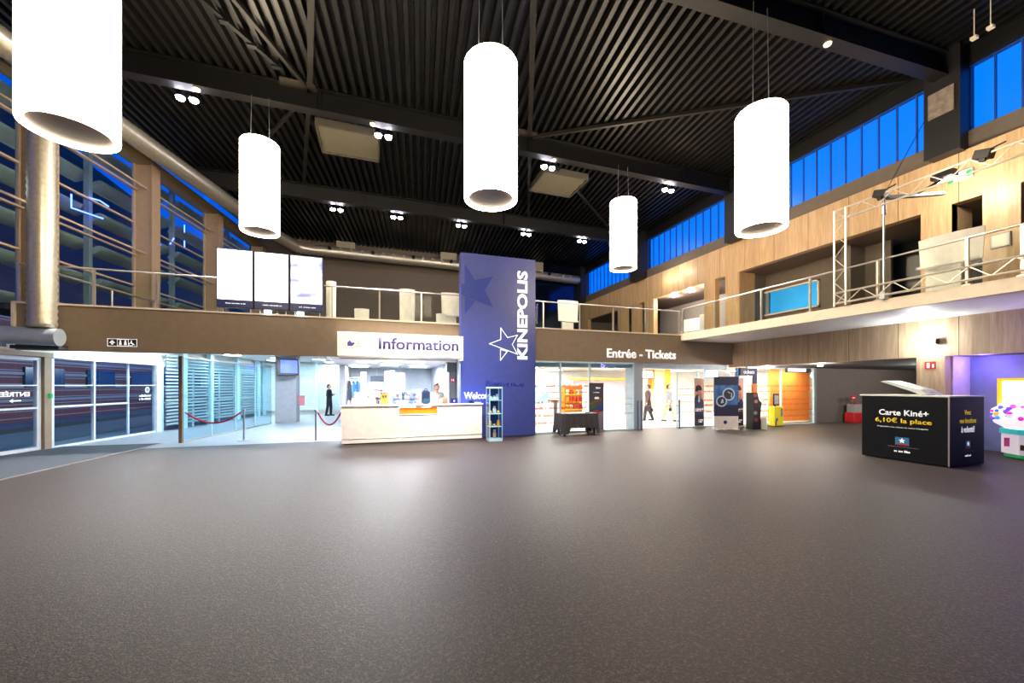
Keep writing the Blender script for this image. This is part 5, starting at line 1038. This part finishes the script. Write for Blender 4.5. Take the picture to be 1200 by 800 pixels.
def person(loc, rz, label, arms, top, trousers, shoes='#101014', hair='#1a1412', coat=False, step=.12, hem=.9):
    t_ = thing('person', label, 'person', loc, rz)
    S = {'hipL': (.09, 0, .92), 'hipR': (-.09, 0, .92), 'kneL': (.1, -.01-step*.4, .5), 'kneR': (-.1, .0+step*.3, .5), 'ankL': (.1, .04-step*.8, .09), 'ankR': (-.1, .04+step*.7, .09),
         'shL': (.18, .0, 1.38), 'shR': (-.18, .0, 1.38)}
    S.update(arms)
    bm = BM()                                  # faces -Y
    capsule(bm, (0, 0, 1.0), (0, .0, 1.28), .13, .15, sx=1.15, sy=.8); capsule(bm, (-.12, 0, 1.35), (.12, 0, 1.35), .075, .075); capsule(bm, (0, .01, 1.4), (0, -.005, 1.52), .055, .05)
    add_ball(bm, (0, -.01, 1.585), .098, .82, .98, 1.2, 14); add_ball(bm, (0, -.04, 1.53), .06, .85, .9, .8, 10); add_ball(bm, (0, -.112, 1.572), .016, .9, 1.1, 1.5, 8)
    for s_ in (-1, 1): add_ball(bm, (s_*.083, 0, 1.58), .022, .4, .8, 1.2, 8)
    for sd, s_ in (('L', 1), ('R', -1)):
        capsule(bm, S['hip'+sd], S['kne'+sd], .085, .06); capsule(bm, S['kne'+sd], S['ank'+sd], .058, .04)
        a = Vector(S['ank'+sd]); capsule(bm, a+Vector((0, .02, -.04)), a+Vector((0, -.15, -.06)), .04, .03)
        sh, el, wr = Vector(S['sh'+sd]), Vector(S['el'+sd]), Vector(S['wr'+sd]); capsule(bm, sh, el, .052, .04); capsule(bm, el, wr, .04, .027)
        d = (wr-el).normalized(); side = d.cross(Vector((0, 1, 0))); side = side.normalized() if side.length > .1 else Vector((1, 0, 0)); pa = wr+d*.045
        capsule(bm, wr, wr+d*.08, .026, .032, 8)
        for f_, ln in ((-1.5, .06), (-.5, .075), (.5, .07), (1.5, .055)):
            r0 = wr+d*.085+side*f_*.018; r1 = r0+d*ln*.55; r2 = r1+(d+Vector((0, -.7, -.2))).normalized()*ln*.5; capsule(bm, r0, r1, .0095, .009, 6); capsule(bm, r1, r2, .009, .008, 6)
        r0 = wr+d*.03-side*.03*s_; capsule(bm, r0, r0+d*.05-side*.025*s_, .012, .01, 6)
    remeshed('body', bm, M_SKIN, t_, .009)
    bm = BM(); capsule(bm, (0, 0, 1.0), (0, .0, 1.28), .15, .17, sx=1.15, sy=.85); capsule(bm, (-.13, 0, 1.36), (.13, 0, 1.36), .09, .09); capsule(bm, (0, 0, hem), (0, 0, 1.05), .155, .155, sx=1.1, sy=.85)
    for sd in 'LR': capsule(bm, S['sh'+sd], S['el'+sd], .07, .056); capsule(bm, S['el'+sd], Vector(S['el'+sd]).lerp(Vector(S['wr'+sd]), .93), .056, .042)
    if coat: capsule(bm, (0, .02, .62), (0, 0, 1.0), .2, .16, sx=1.0, sy=.8)
    remeshed('jacket', bm, mat('cloth_'+top[1:], top, .85), t_, .016)
    bm = BM(); capsule(bm, (-.06, 0, .93), (.06, 0, .93), .12, .12, sy=.9)
    for sd in 'LR': capsule(bm, S['hip'+sd], S['kne'+sd], .105, .078); capsule(bm, S['kne'+sd], Vector(S['ank'+sd])+Vector((0, 0, .0)), .078, .062)
    remeshed('trousers', bm, mat('cloth_'+trousers[1:], trousers, .85), t_, .016)
    for sd in 'LR':
        a = Vector(S['ank'+sd]); bm = BM(); capsule(bm, a+Vector((0, .03, -.045)), a+Vector((0, -.16, -.055)), .05, .042); remeshed('shoe', bm, mat('leather_'+shoes[1:], shoes, .4), t_, .012)
    bm = BM(); add_ball(bm, (0, .02, 1.62), .108, .86, .95, 1.0, 16); add_ball(bm, (0, .06, 1.55), .07, 1, .8, 1.1, 10); bmesh.ops.delete(bm, geom=[v for v in bm.verts if v.co.y < -.035 and v.co.z < 1.645], context='VERTS')
    obj_l = obj  # hair cap, built in the person's own coordinates
    bmesh.ops.transform(bm, matrix=world(t_), verts=bm.verts); obj('hair', bm, mat('hair_'+hair[1:], hair, .6), t_, smooth=True)
    bm = BM(); 
    for s_ in (-1, 1): add_ball(bm, (s_*.034, -.098, 1.6), .009, 1.3, .6, .7, 8)
    bmesh.ops.transform(bm, matrix=world(t_), verts=bm.verts); obj('eyes', bm, M_BLACK, t_)
    bm = BM(); add_box(bm, -.025, .025, -.107, -.1, 1.532, 1.54); bmesh.ops.transform(bm, matrix=world(t_), verts=bm.verts); obj('mouth', bm, mat('lips', '#8a4a44', .5), t_)
    return t_
folded = {'elL': (.24, .02, 1.12), 'wrL': (.0, -.2, 1.13), 'elR': (-.24, .02, 1.12), 'wrR': (.02, -.17, 1.17)}
down = {'elL': (.25, .03, 1.1), 'wrL': (.26, -.05, .86), 'elR': (-.25, .03, 1.1), 'wrR': (-.26, -.05, .86)}
desk = {'elL': (.25, .0, 1.12), 'wrL': (.2, -.26, 1.1), 'elR': (-.25, 0, 1.12), 'wrR': (-.16, -.28, 1.1)}
person((-2.6, 23.6, 0), PI/2-.25, 'guard in dark uniform standing with folded arms far back in the passage', folded, '#141a26', '#12151e')
person((12.6, 14.95, 0), .5, 'man in grey jacket and beige trousers walking behind the glass gates', down, '#6f7880', '#b8a488', step=.3)
person((11.95, 15.6, 0), -2.2, 'person in a long dark coat seen behind the left glass gate', down, '#3a2c30', '#2a2430', coat=True, step=.25)
person((1.78, 13.05, 0), .4, 'staff member in a white top with dark hair behind the counter', desk, '#ece6da', '#23242c', step=.0)

# ------------------------------------------------------------------ ceiling lights under the mezzanine
M_PANEL = mat('cool_panel_glow', '#ffffff', emit=105, ecol='#e2f4ff', var=0); M_PANELW = mat('warm_panel_glow', '#ffffff', emit=60, ecol='#fff1e2', var=0); M_PANELO = mat('orange_panel_glow', '#ffffff', emit=55, ecol='#ffdcb0', var=0)
def panel(x, y, w, d, label, m, group, z=2.47):
    t_ = thing('ceiling_light', label, 'ceiling light', (x, y, z), 0, group)
    bm = BM()
    for a in ((x-w/2, x+w/2, y-d/2, y-d/2+.03), (x-w/2, x+w/2, y+d/2-.03, y+d/2), (x-w/2, x-w/2+.03, y-d/2, y+d/2), (x+w/2-.03, x+w/2, y-d/2, y+d/2)): add_box(bm, *a, z-.01, z+.02)
    obj('frame', bm, M_ALU, t_); box('diffuser', m, x-w/2+.03, x+w/2-.03, y-d/2+.03, y+d/2-.03, z, z+.012, t_)
for x, y in ((-7.0, 14.6), (-6.6, 17.2), (-6.0, 20.0), (-3.6, 15.2), (-3.2, 18.0), (-2.9, 22.0), (-5.2, 23.4), (-2.6, 24.3), (-4.6, 21.6)):
    panel(x, y, .6, .6, 'square cool ceiling light under the left part of the mezzanine', M_PANEL, 'cool ceiling lights of the left passage', z=2.96)
for x, y in ((-.4, 14.5), (1.2, 14.2), (.4, 16.4), (1.6, 17.5), (-.8, 18.0)):
    panel(x, y, .7, .7, 'square white ceiling light above the shop behind the counter', mat('shop_panel_glow', '#ffffff', emit=240, ecol='#f0f6ff', var=0), 'ceiling lights of the shop', z=2.46)
for x, y in ((6.0, 14.0), (8.0, 15.5), (6.4, 17.2), (10.6, 14.4), (10.6, 17.0), (12.8, 15.8), (8.6, 19.2), (12.6, 13.4), (15.6, 15.6), (16.4, 18.4), (19.0, 17.0)):
    panel(x, y, 1.1, .9, 'large white ceiling light inside the ticket hall', M_PANELW, 'ceiling lights of the ticket hall')
for x in (15.0, 16.6, 18.0):
    panel(x, 12.8, .8, .5, 'warm ceiling light behind the orange glass front', M_PANELO, 'ceiling lights behind the orange glass', z=2.46)

def area(loc, rot, e, sx, sy, col, name='ceiling_glow'):
    ld = bpy.data.lights.new(name, 'AREA'); ld.shape = 'RECTANGLE'; ld.size = sx; ld.size_y = sy; ld.energy = e; ld.color = col
    o = bpy.data.objects.new(name, ld); C.objects.link(o); o.location = loc; o.rotation_euler = rot; return o
def point(loc, e, col, r=.1, name='lamp_light'):
    ld = bpy.data.lights.new(name, 'POINT'); ld.energy = e; ld.color = col; ld.shadow_soft_size = r
    o = bpy.data.objects.new(name, ld); C.objects.link(o); o.location = loc; return o
point((13.3, 6.4, 2.8), 70, (.95, 1, .95), .08)          # wall lamp under the balcony
point((12.75, 5.45, 6.35), 110, (1, .93, .8), .1)          # balcony floodlight
point((13.2, 3.4, 2.9), 80, (.35, .22, 1), .15, 'purple_lamp')
point((14.2, 5.6, 2.2), 25, (.45, .3, 1), .1, 'purple_lamp')
for y in (16.6, 15.5, 14.4): point((14.3, y, 6.05), 90, (1, .85, .75), .05)
point((14.6, 11.7, 2.25), 130, (1, .9, .8), .06); point((14.6, 9.7, 2.25), 130, (1, .9, .8), .06)
point((13.2, 16.3, 7.0), 25, (1, .95, .85), .03); point((13.2, 15.3, 7.1), 25, (1, .95, .85), .03)
area((-9.6, 24, 2.9), (0, math.radians(75), 0), 650, .5, 24, (.85, .92, 1), 'outdoor_lamp')  # unseen strip of fill light added to brighten the brick building
area((-11.5, 22, 7.5), (0, math.radians(-80), 0), 120, .5, 20, (.8, .8, .75), 'outdoor_lamp')  # second added fill, brightens the outside louvres

point((.6, 13.3, 1.9), 70, (1, .98, .95), .2, 'counter_light')  # unseen fill light added to brighten the canopy and counter back
point((2.75, 11.75, 1.25), 14, (.1, .25, 1), .05, 'blue_lamp')
point((18.5, 8.5, 2.2), 220, (1, .93, .85), .2, 'lobby_light'); point((22, 9.5, 2.2), 120, (1, .93, .85), .2, 'lobby_light')  # unseen fill lights added to lift the dark lobby
for x_, tx in ((-1.2, .2), (1.6, 1.2), (2.9, 3.0)):      # unseen spotlights added above the view to brighten counter and column
    t_ = thing('spotlight', ['spotlight on the near beam aimed at the counter, left', 'spotlight on the near beam aimed at the counter, middle', 'spotlight on the near beam aimed at the blue column'][(-1.2, 1.6, 2.9).index(x_)], 'spotlight', (x_, 6.9, 9.1), group='spotlights aimed at the counter')
    d = (Vector((tx, 11.9, .9))-Vector((x_, 6.9, 9.1))).normalized(); c0 = Vector((x_, 6.9, 9.1))
    bm = BM(); add_rod(bm, c0, c0-d*.25, .1, n=14); add_rod(bm, c0-d*.15, (x_, 6.75, 9.36), .015, n=6); obj('housing', bm, M_BLACK, t_); bm = BM(); add_rod(bm, c0+d*.002, c0+d*.01, .09, n=14); obj('lens', bm, M_SPOT, t_)
    ld = bpy.data.lights.new('spot', 'SPOT'); ld.energy = 3600; ld.spot_size = .62; ld.spot_blend = 1; ld.color = (1, .97, .94); ld.shadow_soft_size = .1
    lo = bpy.data.objects.new('spot_beam', ld); C.objects.link(lo); lo.location = c0+d*.05; lo.rotation_euler = d.to_track_quat('-Z', 'Y').to_euler()
# ------------------------------------------------------------------ world: deep blue dusk
w = bpy.data.worlds.new('dusk'); bpy.context.scene.world = w; w.use_nodes = True; nt = w.node_tree; bg = nt.nodes['Background']
tc = nt.nodes.new('ShaderNodeTexCoord'); sp = nt.nodes.new('ShaderNodeSeparateXYZ'); nt.links.new(tc.outputs['Generated'], sp.inputs[0])
mr = nt.nodes.new('ShaderNodeMapRange'); mr.inputs['From Min'].default_value = -.8; mr.inputs['From Max'].default_value = .9; nt.links.new(sp.outputs['X'], mr.inputs[0])
cr = nt.nodes.new('ShaderNodeValToRGB'); cr.color_ramp.elements[0].color = (.001, .045, .62, 1); cr.color_ramp.elements[1].color = (.0, .36, 1.5, 1); nt.links.new(mr.outputs[0], cr.inputs[0])
nt.links.new(cr.outputs[0], bg.inputs[0]); bg.inputs[1].default_value = 1.0

# ------------------------------------------------------------------ camera
cd = bpy.data.cameras.new('camera'); cam = bpy.data.objects.new('camera', cd); C.objects.link(cam)
cam.location = (0, 0, 1.65); cam.rotation_euler = (PI/2, 0, -math.radians(18.5)); cd.sensor_width = 36; cd.lens = 36*464/1200; cd.shift_y = 51.5/1200; cd.clip_start = .05; cd.clip_end = 300
sc = bpy.context.scene; sc.camera = cam
sc.view_settings.view_transform = 'Standard'; sc.view_settings.look = 'None'; sc.view_settings.gamma = 1; sc.view_settings.exposure = 0.0; sc.view_settings.use_curve_mapping = False
